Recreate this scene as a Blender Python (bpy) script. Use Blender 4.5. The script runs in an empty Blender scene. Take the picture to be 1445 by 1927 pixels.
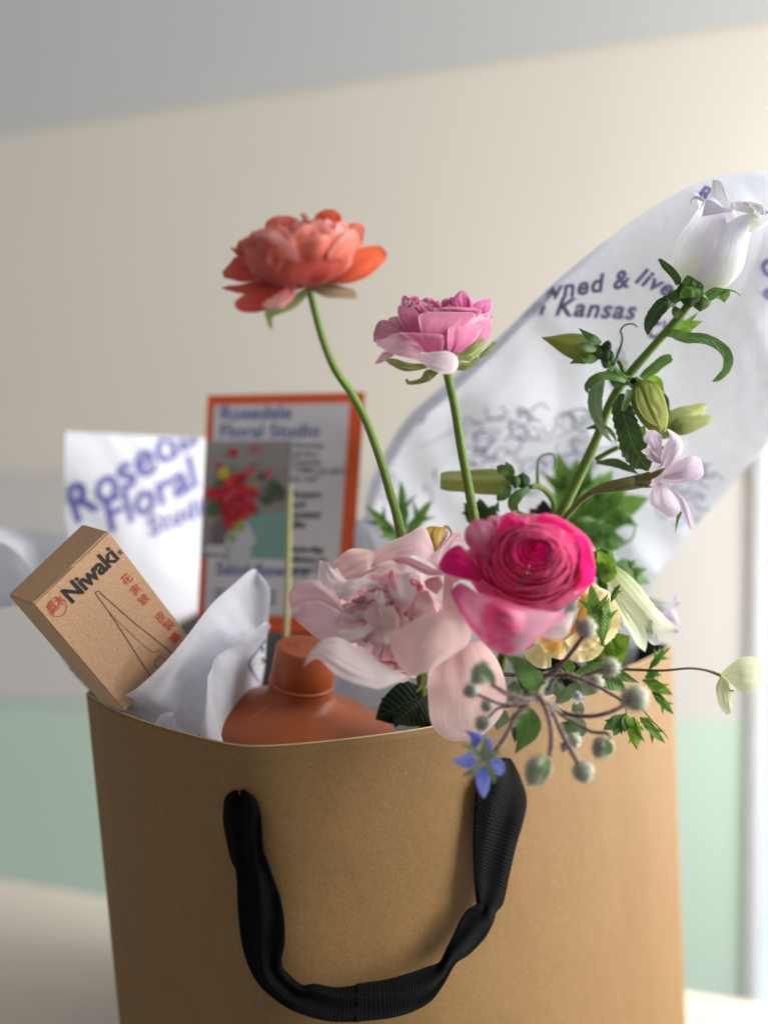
import bpy, bmesh, math, random
import numpy as np
from mathutils import Vector, Matrix, noise
from mathutils.bvhtree import BVHTree

SC = bpy.context.scene
COL = SC.collection
rnd = random.Random(7)

# ---------------------------------------------------------------- camera
F = 2600.0                       # focal length in photograph pixels
PITCH = math.radians(8)
CAM = Vector((0, 0, 0.45))
FWD = Vector((0, math.cos(PITCH), -math.sin(PITCH)))
UPV = Vector((0, math.sin(PITCH), math.cos(PITCH)))
RGT = Vector((1, 0, 0))
cam_d = bpy.data.cameras.new('camera')
cam = bpy.data.objects.new('camera', cam_d); COL.objects.link(cam)
cam.location = CAM
cam.rotation_euler = (math.pi / 2 - PITCH, 0, 0)
cam_d.sensor_fit = 'VERTICAL'; cam_d.sensor_height = 36.0
cam_d.lens = F / 1927 * 36
cam_d.clip_start = 0.01; cam_d.clip_end = 50
cam_d.dof.use_dof = True
cam_d.dof.focus_distance = 0.625
cam_d.dof.aperture_fstop = cam_d.lens / 1000 / 0.0165
SC.camera = cam
# ---------------------------------------------------------------- light
W = bpy.data.worlds.new('World'); SC.world = W; W.use_nodes = True
W.node_tree.nodes['Background'].inputs[0].default_value = (0.955, 0.96, 0.97, 1)
W.node_tree.nodes['Background'].inputs[1].default_value = 0.225
def area(name, loc, target, sx, sy, power, col):
    l = bpy.data.lights.new(name, 'AREA'); l.shape = 'RECTANGLE'; l.size = sx; l.size_y = sy
    l.energy = power; l.color = col
    o = bpy.data.objects.new(name, l); COL.objects.link(o); o.location = loc
    o.rotation_euler = (Vector(target) - Vector(loc)).to_track_quat('-Z', 'Y').to_euler()
    return o
area('window_light', (1.38, 0.80, 0.78), (-0.2, 0.82, 0.36), 1.3, 1.4, 60, (1.0, 0.99, 0.955))
area('low_wall_fill', (0.70, 0.96, 0.22), (0.24, 1.30, 0.20), 0.3, 0.5, 4.0, (1.0, 0.99, 0.97))  # added fill lamp without a real source, brightens the lower right wall
area('room_light', (-0.5, -0.9, 1.5), (0.0, 0.9, 0.5), 1.2, 1.2, 0.3, (1.0, 0.93, 0.84))
SC.view_settings.view_transform = 'Standard'
SC.view_settings.look = 'None'
SC.view_settings.exposure = 0.64
SC.view_settings.gamma = 1.0
SC.view_settings.use_curve_mapping = False
try:
    SC.cycles.use_denoising = True
    SC.cycles.max_bounces = 8
    SC.cycles.transparent_max_bounces = 8
except Exception: pass

# ---------------------------------------------------------------- helpers
def P(px, py, d):
    px, py, d = float(px), float(py), float(d)
    return CAM + d * (FWD + RGT * ((px - 722.5) / F) + UPV * ((963.5 - py) / F))
def px_of(p):
    v = p - CAM; d = v.dot(FWD)
    return 722.5 + v.dot(RGT) / d * F, 963.5 - v.dot(UPV) / d * F, d
def fr(ox, oy, s):
    return lambda x, y: (ox + x * s, oy + y * s)
ZA = fr(400, 380, .23529); ZB = fr(690, 530, .17993); ZP = fr(520, 980, .27682); ZM = fr(820, 940, .24913)
ZW = fr(1000, 1000, .20761); ZE = fr(1180, 320, .18339); ZC = fr(1000, 580, .27682); ZD = fr(680, 860, .40138)
ZO = fr(960, 1100, .33564); ZQ = fr(820, 1120, .43253); ZL = fr(0, 960, .38754); ZX = fr(20, 980, .24913)
ZK = fr(370, 730, .2439); ZH = fr(400, 1460, .24242); ZG = fr(640, 1420, .26316); ZT = fr(380, 1020, .40138)
ZU = fr(0, 700, .49827); ZI = fr(0, 0, 1.0)
def S2L(c):
    return tuple((x / 255 / 12.92 if x / 255 <= .04045 else ((x / 255 + .055) / 1.055) ** 2.4) for x in c)
def toC(p):
    return (CAM - p).normalized()
def crv(pts, t):
    """Catmull-Rom through rows of numbers, t in 0..1"""
    n = len(pts) - 1
    x = min(max(t, 0), 1) * n; i = min(int(x), n - 1); f = x - i
    p1 = np.array(pts[i], float); p2 = np.array(pts[i + 1], float)
    p0 = np.array(pts[i - 1], float) if i > 0 else 2 * p1 - p2
    p3 = np.array(pts[i + 2], float) if i + 2 <= n else 2 * p2 - p1
    return .5 * (2 * p1 + (p2 - p0) * f + (2 * p0 - 5 * p1 + 4 * p2 - p3) * f * f + (3 * p1 - p0 - 3 * p2 + p3) * f ** 3)
ORG = {}
def wl(o):
    return ORG.get(o.name, Vector()) if o else Vector()
def tag(o, label, cat, group=None, kind=None):
    if label: o['label'] = label
    if cat: o['category'] = cat
    if group: o['group'] = group
    if kind: o['kind'] = kind
    return o
def thing(name, loc, label, cat, group=None):
    o = bpy.data.objects.new(name, None); COL.objects.link(o); o.location = loc
    o.empty_display_size = .01
    ORG[o.name] = Vector(loc)
    return tag(o, label, cat, group)
def mesh(name, V, Fc, mat, parent=None, uv=None, smooth=True, mats=None, midx=None, label=None):
    m = bpy.data.meshes.new(name)
    o = bpy.data.objects.new(name, m); COL.objects.link(o)
    off = wl(parent)
    if parent: o.parent = parent
    else:
        off = sum((Vector(v) for v in V), Vector()) / max(1, len(V)); o.location = off
    ORG[o.name] = Vector(off)
    m.from_pydata([tuple(Vector(v) - off) for v in V], [], Fc)
    for mm in (mats or [mat]): m.materials.append(mm)
    if midx:
        for p, k in zip(m.polygons, midx): p.material_index = k
    if smooth:
        for p in m.polygons: p.use_smooth = True
    if uv:
        l = m.uv_layers.new(name='UVMap')
        for p in m.polygons:
            for li in p.loop_indices:
                l.data[li].uv = uv[m.loops[li].vertex_index]
    if label: o['label'] = label
    return o
class MB:
    def __init__(s): s.V = []; s.F = []; s.U = []; s.M = []
    def add(s, V, Fc, U=None, k=0):
        b = len(s.V); s.V += [Vector(v) for v in V]; s.F += [tuple(i + b for i in f) for f in Fc]
        s.U += (U or [(0.5, 0.5)] * len(V)); s.M += [k] * len(Fc)
    def build(s, name, mats, parent=None, smooth=True):
        if not isinstance(mats, (list, tuple)): mats = [mats]
        return mesh(name, s.V, s.F, None, parent, s.U, smooth, mats=list(mats), midx=s.M)
def grid(fn, nu, nv, wrap=False):
    """fn(t,s): t along (nv), s across (nu)"""
    V = []; U = []; Fc = []
    for j in range(nv + 1):
        for i in range(nu + (0 if wrap else 1)):
            s = i / nu; t = j / nv
            V.append(fn(t, s)); U.append((s, t))
    w = nu if wrap else nu + 1
    for j in range(nv):
        for i in range(nu):
            a = j * w + i; b = j * w + (i + 1) % w
            Fc.append((a, b, b + w, a + w))
    return V, Fc, U
def solid(o, th, off=0):
    m = o.modifiers.new('solid', 'SOLIDIFY'); m.thickness = th; m.offset = off; return o

def rows3(Z, d0, rows):
    out = []
    for r in rows:
        r = list(r) + [0] * (7 - len(r))
        a = Z(r[0], r[1]); b = Z(r[2], r[3])
        out.append(tuple(P(a[0], a[1], d0 + r[4] / 1000)) + tuple(P(b[0], b[1], d0 + r[5] / 1000)) + (r[6] / 1000,))
    return out
def loft_fn(R, ruf=0, rf=40, seed=0, pw=1.0, extra=None, bk=1.0, wr=0):
    so = Vector((seed * 3.1, seed * 1.7, seed * 5.3))
    def fn(t, s):
        c = crv(R, t); L = Vector(c[0:3]); Rr = Vector(c[3:6])
        p = L.lerp(Rr, s); n = toC(p)
        if wr: p = p + n * wr * (noise.noise(Vector((s * 5.5 + seed, t * 1.4, seed * .7))) + .45 * noise.noise(Vector((s * 13, t * 2.2, seed * 1.3)))) * math.sin(math.pi * min(1, t * 1.2 + .15)) ** .5
        p = p + n * float(c[6]) * bk * (4 * s * (1 - s)) ** pw
        if ruf:
            e = max(abs(2 * s - 1) ** 3, max(0, t - .6) * 2.5, max(0, .3 - t) * 2)
            p = p + (n * noise.noise(p * rf + so) * 1.6 + UPV * noise.noise(p * rf * .8 - so) * .5) * ruf / 1000 * (.25 + .75 * min(1, e))
        if extra: p = extra(p, t, s)
        return p
    return fn
PN = [0]
def petal(Z, d0, rows, mat, parent, name='petal', ruf=.8, rf=90, nu=18, nv=20, wr=.0011, bk=.42, pw=1.0, label=None):
    PN[0] += 1
    V, Fc, U = grid(loft_fn(rows3(Z, d0, rows), ruf, rf, PN[0], pw, bk=bk, wr=wr), nu, nv)
    return mesh(name, V, Fc, mat, parent, U, label=label)
def frames(pts, n):
    C = [Vector(crv(pts, i / n)[:3]) for i in range(n + 1)]
    T = [(C[min(i + 1, n)] - C[max(i - 1, 0)]).normalized() for i in range(n + 1)]
    u = T[0].orthogonal().normalized(); Us = []
    for t in T:
        u = (u - t * u.dot(t)).normalized(); Us.append(u)
    return C, T, Us
def tube_geo(pts, rad, n=24, k=10, cap=True, lobes=0, la=0):
    """pts world; rad list of metres interpolated"""
    C, T, Us = frames([tuple(p) for p in pts], n); V = []; Fc = []; U = []
    for i, (c, t, u) in enumerate(zip(C, T, Us)):
        w = t.cross(u); r = float(crv([(x,) for x in rad], i / n)[0]) * (1 + .07 * noise.noise(c * 55) + .04 * noise.noise(c * 190))
        for j in range(k):
            a = 2 * math.pi * j / k; rr = r * (1 + la * math.cos(lobes * a))
            V.append(c + (u * math.cos(a) + w * math.sin(a)) * rr); U.append((j / k, i / n))
    for i in range(n):
        for j in range(k):
            a = i * k + j; b = i * k + (j + 1) % k; Fc.append((a, b, b + k, a + k))
    if cap: Fc.append(tuple(range(k))[::-1]); Fc.append(tuple(n * k + j for j in range(k)))
    return V, Fc, U
def ztube(Z, pts, rpx, mat, parent, name='stem', n=24, k=10, hairs=0, hmat=None, hl=2.2, lobes=0, la=0, label=None):
    """pts (x,y,d) in frame Z; rpx radii in photo px"""
    W3 = [P(*Z(x, y), d) for x, y, d in pts]
    rad = [crv([(r,) for r in rpx], i / (len(pts) - 1))[0] * pts[i][2] / F for i in range(len(pts))]
    mb = MB(); mb.add(*tube_geo(W3, rad, n, k, True, lobes, la))
    if hairs: add_hairs(mb, hairs, hl / 1000, 1)
    o = mb.build(name, [mat, hmat or mat], parent)
    if label: o['label'] = label
    return o
def add_hairs(mb, n, ln, k=1, r0=.00007, spread=.35):
    fs = [f for f in mb.F if len(f) == 4]; R = random.Random(len(mb.V) + n)
    cen = []
    V0 = list(mb.V); ar = []
    for f in fs:
        ar.append(max(1e-12, (V0[f[1]] - V0[f[0]]).cross(V0[f[3]] - V0[f[0]]).length))
    ctr = {}
    # outward normal: mean of verts of local ring is unknown, use face normal oriented by ring order
    for _ in range(n):
        f = R.choices(fs, ar)[0]
        a, b = R.random(), R.random()
        p = V0[f[0]].lerp(V0[f[1]], a).lerp(V0[f[3]].lerp(V0[f[2]], a), b)
        nn = (V0[f[1]] - V0[f[0]]).cross(V0[f[3]] - V0[f[0]]).normalized()
        d = (nn + Vector((R.gauss(0, spread), R.gauss(0, spread), R.gauss(0, spread)))).normalized()
        L = ln * R.uniform(.55, 1.2); u = d.orthogonal().normalized(); w = d.cross(u)
        q = [p - d * ln * .05 + (u * math.cos(x) + w * math.sin(x)) * r0 for x in (0, 2.09, 4.19)] + [p + d * L]
        mb.add(q, [(0, 1, 3), (1, 2, 3), (2, 0, 3)], None, k)
def blade_geo(pts, wid, roll=0, fold=.15, serr=0, nserr=10, ruf=0, n=26, k=6, seed=0, curl=0):
    """pts: list of world Vectors; wid: list of half widths (m)"""
    C = [Vector(crv([tuple(p) for p in pts], i / n)) for i in range(n + 1)]
    V = []; U = []; Fc = []
    for i, c in enumerate(C):
        T = (C[min(i + 1, n)] - C[max(i - 1, 0)]).normalized()
        v = toC(c); v = (v - T * v.dot(T)).normalized()
        a = roll if not callable(roll) else roll(i / n)
        v = Matrix.Rotation(a, 3, T) @ v
        sd = T.cross(v).normalized()
        t = i / n; w = max(0.00005, float(crv([(x,) for x in wid], t)[0]))
        if serr: w *= 1 + serr * ((t * nserr) % 1.0 - .5)
        for j in range(k + 1):
            s = 2 * j / k - 1
            z = abs(s) * fold - curl * s * s
            q = c + sd * (w * s) + v * (w * z)
            if ruf: q = q + v * ruf * abs(s) * noise.noise(q * 160 + Vector((seed, 0, 0)))
            V.append(q); U.append(((s + 1) / 2, t))
    w_ = k + 1
    for i in range(n):
        for j in range(k): Fc.append((i * w_ + j, i * w_ + j + 1, (i + 1) * w_ + j + 1, (i + 1) * w_ + j))
    return V, Fc, U
def leaf(Z, pts, wpx, mat, parent, name='leaf', prof=None, **kw):
    """pts (x,y,d); wpx = max full width in photo px"""
    W3 = [P(*Z(x, y), d) for x, y, d in pts]
    prof = prof or [.25, .7, 1, .95, .7, .35, .03]
    s = wpx / 2 * pts[0][2] / F
    V, Fc, U = blade_geo(W3, [p * s for p in prof], seed=len(bpy.data.objects), **kw)
    if parent is False: return V, Fc, U
    return mesh(name, V, Fc, mat, parent, U)
def lobed(Z, base, lobes, mat, parent, name='leaf', **kw):
    """one compound leaf: blades from a base point; lobes = (x,y,d,width px)"""
    mb = MB()
    for (x, y, d, w) in lobes:
        mx, my, md = (base[0] + x) / 2, (base[1] + y) / 2, (base[2] + d) / 2
        g = leaf(Z, [base, (mx + rnd.uniform(-.03, .03) * (y - base[1]), my + rnd.uniform(-.03, .03) * (x - base[0]), md - .001), (x, y, d)], w * .8, mat, False,
                 prof=[.15, .45, .95, 1, .8, .5, .04], roll=rnd.uniform(-.6, .6), curl=rnd.uniform(-.2, .4), ruf=.0016, **kw)
        mb.add(*g)
        # side teeth
        for sgn in (-1, 1):
            bx = base[0] + .5 * (x - base[0]); by = base[1] + .5 * (y - base[1])
            dx, dy = x - base[0], y - base[1]
            tx = bx + .28 * dx - sgn * .26 * dy; ty = by + .28 * dy + sgn * .26 * dx
            g = leaf(Z, [(bx, by, md), ((bx + tx) / 2, (by + ty) / 2, md - .0005), (tx, ty, md + .001)], w * .36, mat, False, prof=[.7, 1, .8, .4, .04], fold=.1, n=10, k=4, roll=rnd.uniform(-.5, .5))
            mb.add(*g)
    return mb.build(name, mat, parent)
def axis_frame(a, b):
    T = (b - a).normalized(); v = toC(a); v = (v - T * v.dot(T)).normalized(); return T, v, T.cross(v)
def spindle_geo(a, b, prof, lobes=0, la=0, n=24, k=30, ext=0, flare=0, bend=0, fn=None):
    """surface of revolution from a to b; prof radii in metres along t"""
    T, v, w = axis_frame(a, b); L = (b - a).length
    def f(t, s):
        ph = 2 * math.pi * s; r = float(crv([(x,) for x in prof], t)[0]); h = t * L
        if lobes: r *= 1 + la * math.cos(lobes * ph) * math.sin(math.pi * min(1, t * 1.0)) ** .5
        if fn: h, r = fn(t, ph, h, r)
        return a + T * h + (v * math.cos(ph) + w * math.sin(ph)) * max(r, 1e-5) + v * bend * t * t
    return grid(f, k, n, wrap=True)

# ---------------------------------------------------------------- materials
class NT:
    def __init__(s, name):
        s.m = bpy.data.materials.new(name); s.m.use_nodes = True; s.t = s.m.node_tree
        s.t.nodes.clear(); s.out = s.n('ShaderNodeOutputMaterial')
    def n(s, ty, **kw):
        x = s.t.nodes.new(ty)
        for k, v in kw.items(): setattr(x, k, v)
        return x
    def l(s, a, b): s.t.links.new(a, b)
    def val(s, inp, v):
        if hasattr(v, 'is_output') or isinstance(v, bpy.types.NodeSocket): s.l(v, inp)
        else: inp.default_value = v
    def math(s, op, a, b=0.0, c=None):
        x = s.n('ShaderNodeMath', operation=op); s.val(x.inputs[0], a); s.val(x.inputs[1], b)
        if c is not None: s.val(x.inputs[2], c)
        return x.outputs[0]
    def mix(s, f, a, b):
        x = s.n('ShaderNodeMix', data_type='RGBA'); s.val(x.inputs[0], f); s.val(x.inputs[6], c4(a)); s.val(x.inputs[7], c4(b)); return x.outputs[2]
    def noise(s, scale, detail=3, rough=.55, vec=None, dist=0):
        x = s.n('ShaderNodeTexNoise'); x.inputs['Scale'].default_value = scale; x.inputs['Detail'].default_value = detail
        x.inputs['Roughness'].default_value = rough; x.inputs['Distortion'].default_value = dist
        if vec is not None: s.l(vec, x.inputs['Vector'])
        return x.outputs[0]
    def ramp(s, f, stops):
        x = s.n('ShaderNodeValToRGB'); s.l(f, x.inputs[0]); e = x.color_ramp.elements
        while len(e) < len(stops): e.new(.5)
        for k, (p, c) in zip(e, stops): k.position = p; k.color = c4(c)
        return x.outputs[0]
    def obj(s): return s.n('ShaderNodeTexCoord').outputs['Object']
    def uv(s):
        x = s.n('ShaderNodeSeparateXYZ'); s.l(s.n('ShaderNodeUVMap').outputs[0], x.inputs[0]); return x.outputs[0], x.outputs[1]
    def bump(s, h, st, dist=.001):
        x = s.n('ShaderNodeBump'); x.inputs['Strength'].default_value = st; x.inputs['Distance'].default_value = dist
        s.l(h, x.inputs['Height']); return x.outputs[0]
    def principled(s, col, rough=.6, spec=.3, nrm=None, **kw):
        x = s.n('ShaderNodeBsdfPrincipled'); s.val(x.inputs['Base Color'], c4(col)); s.val(x.inputs['Roughness'], rough)
        x.inputs['Specular IOR Level'].default_value = spec
        if nrm is not None: s.l(nrm, x.inputs['Normal'])
        for k, v in kw.items(): s.val(x.inputs[k.replace('_', ' ')], v)
        return x.outputs[0]
    def trans(s, sh, col, f, nrm=None):
        t = s.n('ShaderNodeBsdfTranslucent'); s.val(t.inputs[0], c4(col))
        if nrm is not None: s.l(nrm, t.inputs['Normal'])
        m = s.n('ShaderNodeMixShader'); s.val(m.inputs[0], f); s.l(sh, m.inputs[1]); s.l(t.outputs[0], m.inputs[2]); return m.outputs[0]
    def done(s, sh): s.l(sh, s.out.inputs[0]); return s.m
def c4(c):
    if isinstance(c, (tuple, list)): return tuple(c[:3]) + (1,)
    return c
def lin(*c): return S2L(c)
def petal_mat(name, base, body, edge, tr=.35, edge_pos=.93, vein=.25, rough=.55, blot=None, tcol=None):
    g = NT(name); u, v = g.uv()
    e = g.math('ABSOLUTE', g.math('MULTIPLY_ADD', u, 2.0, -1.0))
    e = g.math('MAXIMUM', e, g.math('MULTIPLY', v, 1.0))
    comb = g.n('ShaderNodeCombineXYZ'); g.l(g.math('MULTIPLY', u, 26), comb.inputs[0]); g.l(g.math('MULTIPLY', v, 1.6), comb.inputs[1])
    n1 = g.noise(1.6, 5, .68, comb.outputs[0], .35)
    n2 = g.noise(90, 3, .6, g.obj())
    f = g.math('ADD', v, g.math('MULTIPLY_ADD', n2, .5, -.25))
    col = g.ramp(f, [(0, base), (.55, body), (1, body)])
    dk = g.n('ShaderNodeHueSaturation'); dk.inputs['Saturation'].default_value = 1.15; dk.inputs['Value'].default_value = .72; g.l(col, dk.inputs['Color'])
    col = g.mix(g.math('MULTIPLY', g.math('SUBTRACT', 1.0, n1), vein * 1.4), col, dk.outputs[0])
    if blot:
        col = g.mix(g.math('MULTIPLY', g.ramp(g.noise(blot[1], 2, .5, g.obj()), [(.42, (0, 0, 0)), (.6, (1, 1, 1))]), blot[2]), col, blot[0])
    em = g.ramp(g.math('ADD', e, g.math('MULTIPLY_ADD', n2, .08, -.04)), [(edge_pos - .06, (0, 0, 0)), (min(1, edge_pos + .05), (1, 1, 1))])
    col = g.mix(g.math('MULTIPLY', em, .8), col, edge)
    nr = g.bump(g.math('ADD', g.math('MULTIPLY', n1, 1.0), g.math('MULTIPLY', n2, .35)), .6, .0008)
    sh = g.principled(col, rough, .25, nr, Sheen_Weight=.25, Sheen_Roughness=.5)
    return g.done(g.trans(sh, tcol or col, tr, nr))
def leaf_mat(name, c1, c2, rib, tr=.3, rough=.5, scale=220):
    g = NT(name); u, v = g.uv(); o = g.obj()
    n1 = g.noise(scale, 4, .6, o); n2 = g.noise(60, 2, .5, o)
    col = g.mix(g.ramp(n2, [(.35, (0, 0, 0)), (.65, (1, 1, 1))]), c1, c2)
    e = g.math('ABSOLUTE', g.math('MULTIPLY_ADD', u, 2.0, -1.0))
    col = g.mix(g.ramp(e, [(.0, (.75,) * 3), (.09, (0, 0, 0))]), col, rib)
    # side veins
    w = g.math('SINE', g.math('MULTIPLY', g.math('SUBTRACT', v, g.math('MULTIPLY', e, .12)), 75.0))
    nr = g.bump(g.math('ADD', g.math('MULTIPLY', w, .25), n1), .5, .0006)
    col = g.mix(g.math('MULTIPLY', g.math('MAXIMUM', w, 0.0), .18), col, rib)
    sh = g.principled(col, rough, .35, nr)
    return g.done(g.trans(sh, g.mix(.5, col, rib), tr, nr))
def stem_mat(name, c1, c2, rough=.5):
    g = NT(name); u, v = g.uv()
    cb = g.n('ShaderNodeCombineXYZ'); g.l(g.math('MULTIPLY', u, 14), cb.inputs[0]); g.l(g.math('MULTIPLY', v, 3), cb.inputs[1])
    n1 = g.noise(1.5, 4, .6, cb.outputs[0]); n2 = g.noise(700, 2, .5, g.obj())
    col = g.mix(g.ramp(n1, [(.3, (0, 0, 0)), (.7, (1, 1, 1))]), c1, c2)
    n3 = g.noise(60, 3, .6, g.obj()); col = g.mix(g.math('MULTIPLY', n3, .45), col, tuple(x * .55 for x in c1))
    nr = g.bump(g.math('ADD', n1, g.math('MULTIPLY', n2, .9)), .7, .0008)
    return g.done(g.principled(col, rough, .35, nr, Subsurface_Weight=.0))
def plain(name, col, rough=.6, spec=.3, ns=300, amt=.12, bump=.15, **kw):
    g = NT(name); n1 = g.noise(ns, 4, .6, g.obj())
    d = tuple(x * (1 - amt * 2) for x in col)
    c = g.mix(n1, d, tuple(min(1, x * (1 + amt)) for x in col))
    return g.done(g.principled(c, rough, spec, g.bump(n1, bump, .0005), **kw))
def kraft(name, c, dark, fib=1.0):
    g = NT(name); o = g.obj()
    mp = g.n('ShaderNodeMapping'); mp.inputs['Scale'].default_value = (1, 1, 1.8); g.l(o, mp.inputs[0])
    a = g.noise(900, 4, .75, mp.outputs[0]); b = g.noise(45, 4, .55, o); f = g.noise(520, 5, .75, mp.outputs[0], 1.5)
    col = g.mix(g.ramp(a, [(.36, (0, 0, 0)), (.64, (1, 1, 1))]), tuple(x * .77 for x in c), tuple(min(1, x * 1.19) for x in c))
    col = g.mix(g.math('MULTIPLY', g.ramp(f, [(.30, (1, 1, 1)), (.42, (0, 0, 0))]), .55 * fib), col, dark)
    col = g.mix(g.math('MULTIPLY', b, .22), col, dark)
    sp = g.noise(900, 1, .5, o)
    col = g.mix(g.math('MULTIPLY', g.ramp(sp, [(.72, (0, 0, 0)), (.78, (1, 1, 1))]), .5), col, tuple(min(1, x * 1.7) for x in c))
    h = g.math('ADD', a, g.math('MULTIPLY', b, 6.0))
    return g.done(g.principled(col, .62, .25, g.bump(h, .22, .0006)))
def tissue_mat(name, col=(.78, .79, .84), tr=.38, patt=0):
    g = NT(name); o = g.obj()
    a = g.noise(260, 5, .65, o); b = g.noise(30, 3, .5, o)
    c = g.mix(g.ramp(a, [(.35, (0, 0, 0)), (.7, (1, 1, 1))]), tuple(x * .93 for x in col), col)
    c = g.mix(g.math('MULTIPLY', b, .12), c, (.60, .63, .72))
    if patt:
        w = g.noise(patt, 5, .6, o, 2.0)
        w = g.math('ABSOLUTE', g.math('SUBTRACT', w, .5))
        mk = g.ramp(g.noise(14, 2, .5, o), [(.5, (0, 0, 0)), (.58, (1, 1, 1))])
        c = g.mix(g.math('MULTIPLY', g.math('MULTIPLY', g.ramp(w, [(.008, (1, 1, 1)), (.02, (0, 0, 0))]), mk), .55), c, (.12, .12, .42))
    nr = g.bump(g.math('ADD', g.math('MULTIPLY', a, .4), b), .25, .001)
    sh = g.principled(c, .55, .25, nr)
    return g.done(g.trans(sh, c, tr, nr))
# ================================================================ SETTING
WA = P(1445, 963, 1.22); WB = P(0, 963, 1.50)
wdir = Vector((WB.x - WA.x, WB.y - WA.y, 0)).normalized(); wn = Vector((wdir.y, -wdir.x, 0))
if wn.y > 0: wn = -wn
def WP(px, py, proud=0.0):
    r = (FWD + RGT * ((px - 722.5) / F) + UPV * ((963.5 - py) / F))
    t = (WA - CAM).dot(wn) / r.dot(wn)
    return CAM + r * t + wn * proud
def wallmat(name, c):
    g = NT(name); o = g.obj(); n1 = g.noise(180, 3, .6, o); n2 = g.noise(6, 2, .5, o)
    col = g.mix(n2, tuple(x * .96 for x in c), c)
    return g.done(g.principled(col, .8, .2, g.bump(n1, .1, .001)))
m_cream = wallmat('cream_paint', (.88, .82, .72)); m_grey = wallmat('grey_blue_paint', (.69, .70, .69))
m_grei = wallmat('pale_greige_paint', (.78, .745, .70)); m_green = wallmat('mint_green_paint', (.66, .82, .69)); m_low = wallmat('off_white_paint', (.66, .635, .60))
base = WA + wdir * .55
def wq(name, a, b, z0, z1, m, proud):
    """a,b distances along wall from WA toward the left"""
    V = [WA + wdir * a, WA + wdir * b]; V = [Vector((v.x, v.y, 0)) + wn * proud for v in V]
    vv = [V[0] + Vector((0, 0, z0)), V[1] + Vector((0, 0, z0)), V[1] + Vector((0, 0, z1)), V[0] + Vector((0, 0, z1))]
    return tag(mesh(name, vv, [(0, 1, 2, 3)], m, None, None, False), None, None, kind='structure')
wq('wall', -1.6, 2.6, -.6, 2.2, m_cream, 0)
def band(name, pts, m, proud):
    V = [WP(x, y, proud) for x, y in pts]
    return tag(mesh(name, V, [tuple(range(len(V)))], m, None, None, False), None, None, kind='structure')
band('wall_upper_paint', [(-900, 380), (2300, -85), (2300, -900), (-900, -900)], m_grey, .002)
band('wall_middle_paint', [(-900, 885), (1398, 905), (1398, 1358), (-900, 1300)], m_grei, .002)
band('wall_green_paint', [(-900, 1290), (1398, 1358), (1388, 2500), (-900, 2300)], m_green, .002)
# table under the bag; its far edge runs a little nearer on the right, like the wall
ta = Vector((-.30, 1.062, 0)); tb_ = Vector((.235, .868, 0)); td = (tb_ - ta)
V = [Vector((-.45, .58, 0)), Vector((.62, .58, 0)), ta + td * 1.6, ta - td * .30]
V2 = [v - Vector((0, 0, .025)) for v in V]
tag(mesh('table_top', V + V2, [(0, 1, 2, 3), (7, 6, 5, 4), (0, 4, 5, 1), (1, 5, 6, 2), (2, 6, 7, 3), (3, 7, 4, 0)], wallmat('table_paint', (.66, .61, .54)), None, None, False), None, None, kind='structure')

# ---------------------------------------------------------------- window at the right edge
win = thing('window', WP(1440, 1400), 'bright white framed window at the right edge of the wall', 'window')
def wbox(x0, x1, y0, y1, pr, m, name, par, xt=0):
    a = [WP(x0 + xt, y0, pr), WP(x1 + xt, y0, pr), WP(x1, y1, pr), WP(x0, y1, pr)]
    b = [WP(x0 + xt, y0, 0), WP(x1 + xt, y0, 0), WP(x1, y1, 0), WP(x0, y1, 0)]
    return mesh(name, a + b, [(0, 1, 2, 3), (7, 6, 5, 4), (0, 4, 5, 1), (1, 5, 6, 2), (2, 6, 7, 3), (3, 7, 4, 0)], m, par, None, False)
m_frame = wallmat('window_frame_paint', (.80, .81, .82))
g = NT('daylight_pane'); em = g.n('ShaderNodeEmission')
nn = g.noise(7, 3, .5, g.obj())
g.l(g.mix(nn, (.50, .60, .66), (.80, .86, .88)), em.inputs[0]); em.inputs[1].default_value = .95
m_pane = g.done(em.outputs[0])
wbox(1400, 1424, 860, 2300, .005, m_frame, 'frame', win, 22)
wbox(1424.5, 1760, 860, 2300, .003, m_pane, 'pane', win, 22)
wbox(1422, 1780, 838, 859, .006, m_frame, 'frame', win, 0)

# ================================================================ PAPER BAG
m_kraft = kraft('kraft_paper', (.225, .127, .046), (.115, .060, .020))
m_kraft_in = kraft('kraft_paper_inside', (.42, .27, .13), (.2, .11, .05))
m_lining = plain('black_lining', (.012, .010, .012), .5, .3, 200, .2, .1)
KD = 482.8
def rd(py): return KD / (py - 598.0)
front = [(165, 1304), (190, 1323), (217, 1338), (250, 1351), (294, 1366), (345, 1380), (397, 1393), (440, 1404), (465, 1407), (530, 1404), (600, 1398), (726, 1383), (800, 1374), (900, 1351), (1000, 1324), (1100, 1291), (1192, 1256), (1262, 1217)]
back = [(1262, 1217), (1220, 1204), (1158, 1184), (1050, 1150), (900, 1120), (740, 1105), (560, 1110), (420, 1135), (330, 1180), (240, 1245), (165, 1304)]
def bagpoint(c, frac):
    px, py = c; p = P(px, py, rd(py)); z = p.z * (1 - frac)
    k = (p.z - z) / .17
    q = Vector((p.x, p.y, z))
    mid = Vector((.01, .735, 0)); fl = min(1, frac * 1.0)
    # lower down the bulge relaxes, and the whole bag leans to the right
    q.x += .0105 * k * (1 if True else 0); q.y = q.y + (mid.y - q.y) * .10 * fl
    return q
bag = thing('paper_bag', (.01, .72, 0), 'brown kraft paper gift bag with a black ribbon handle, holding all the flowers', 'bag')
FS = np.array([crv(front, i / 200) for i in range(201)])
FK = np.exp(-np.linspace(-2, 2, 69) ** 2); FK /= FK.sum()
FP = np.pad(FS, ((34, 34), (0, 0)), mode='reflect', reflect_type='odd')
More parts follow.
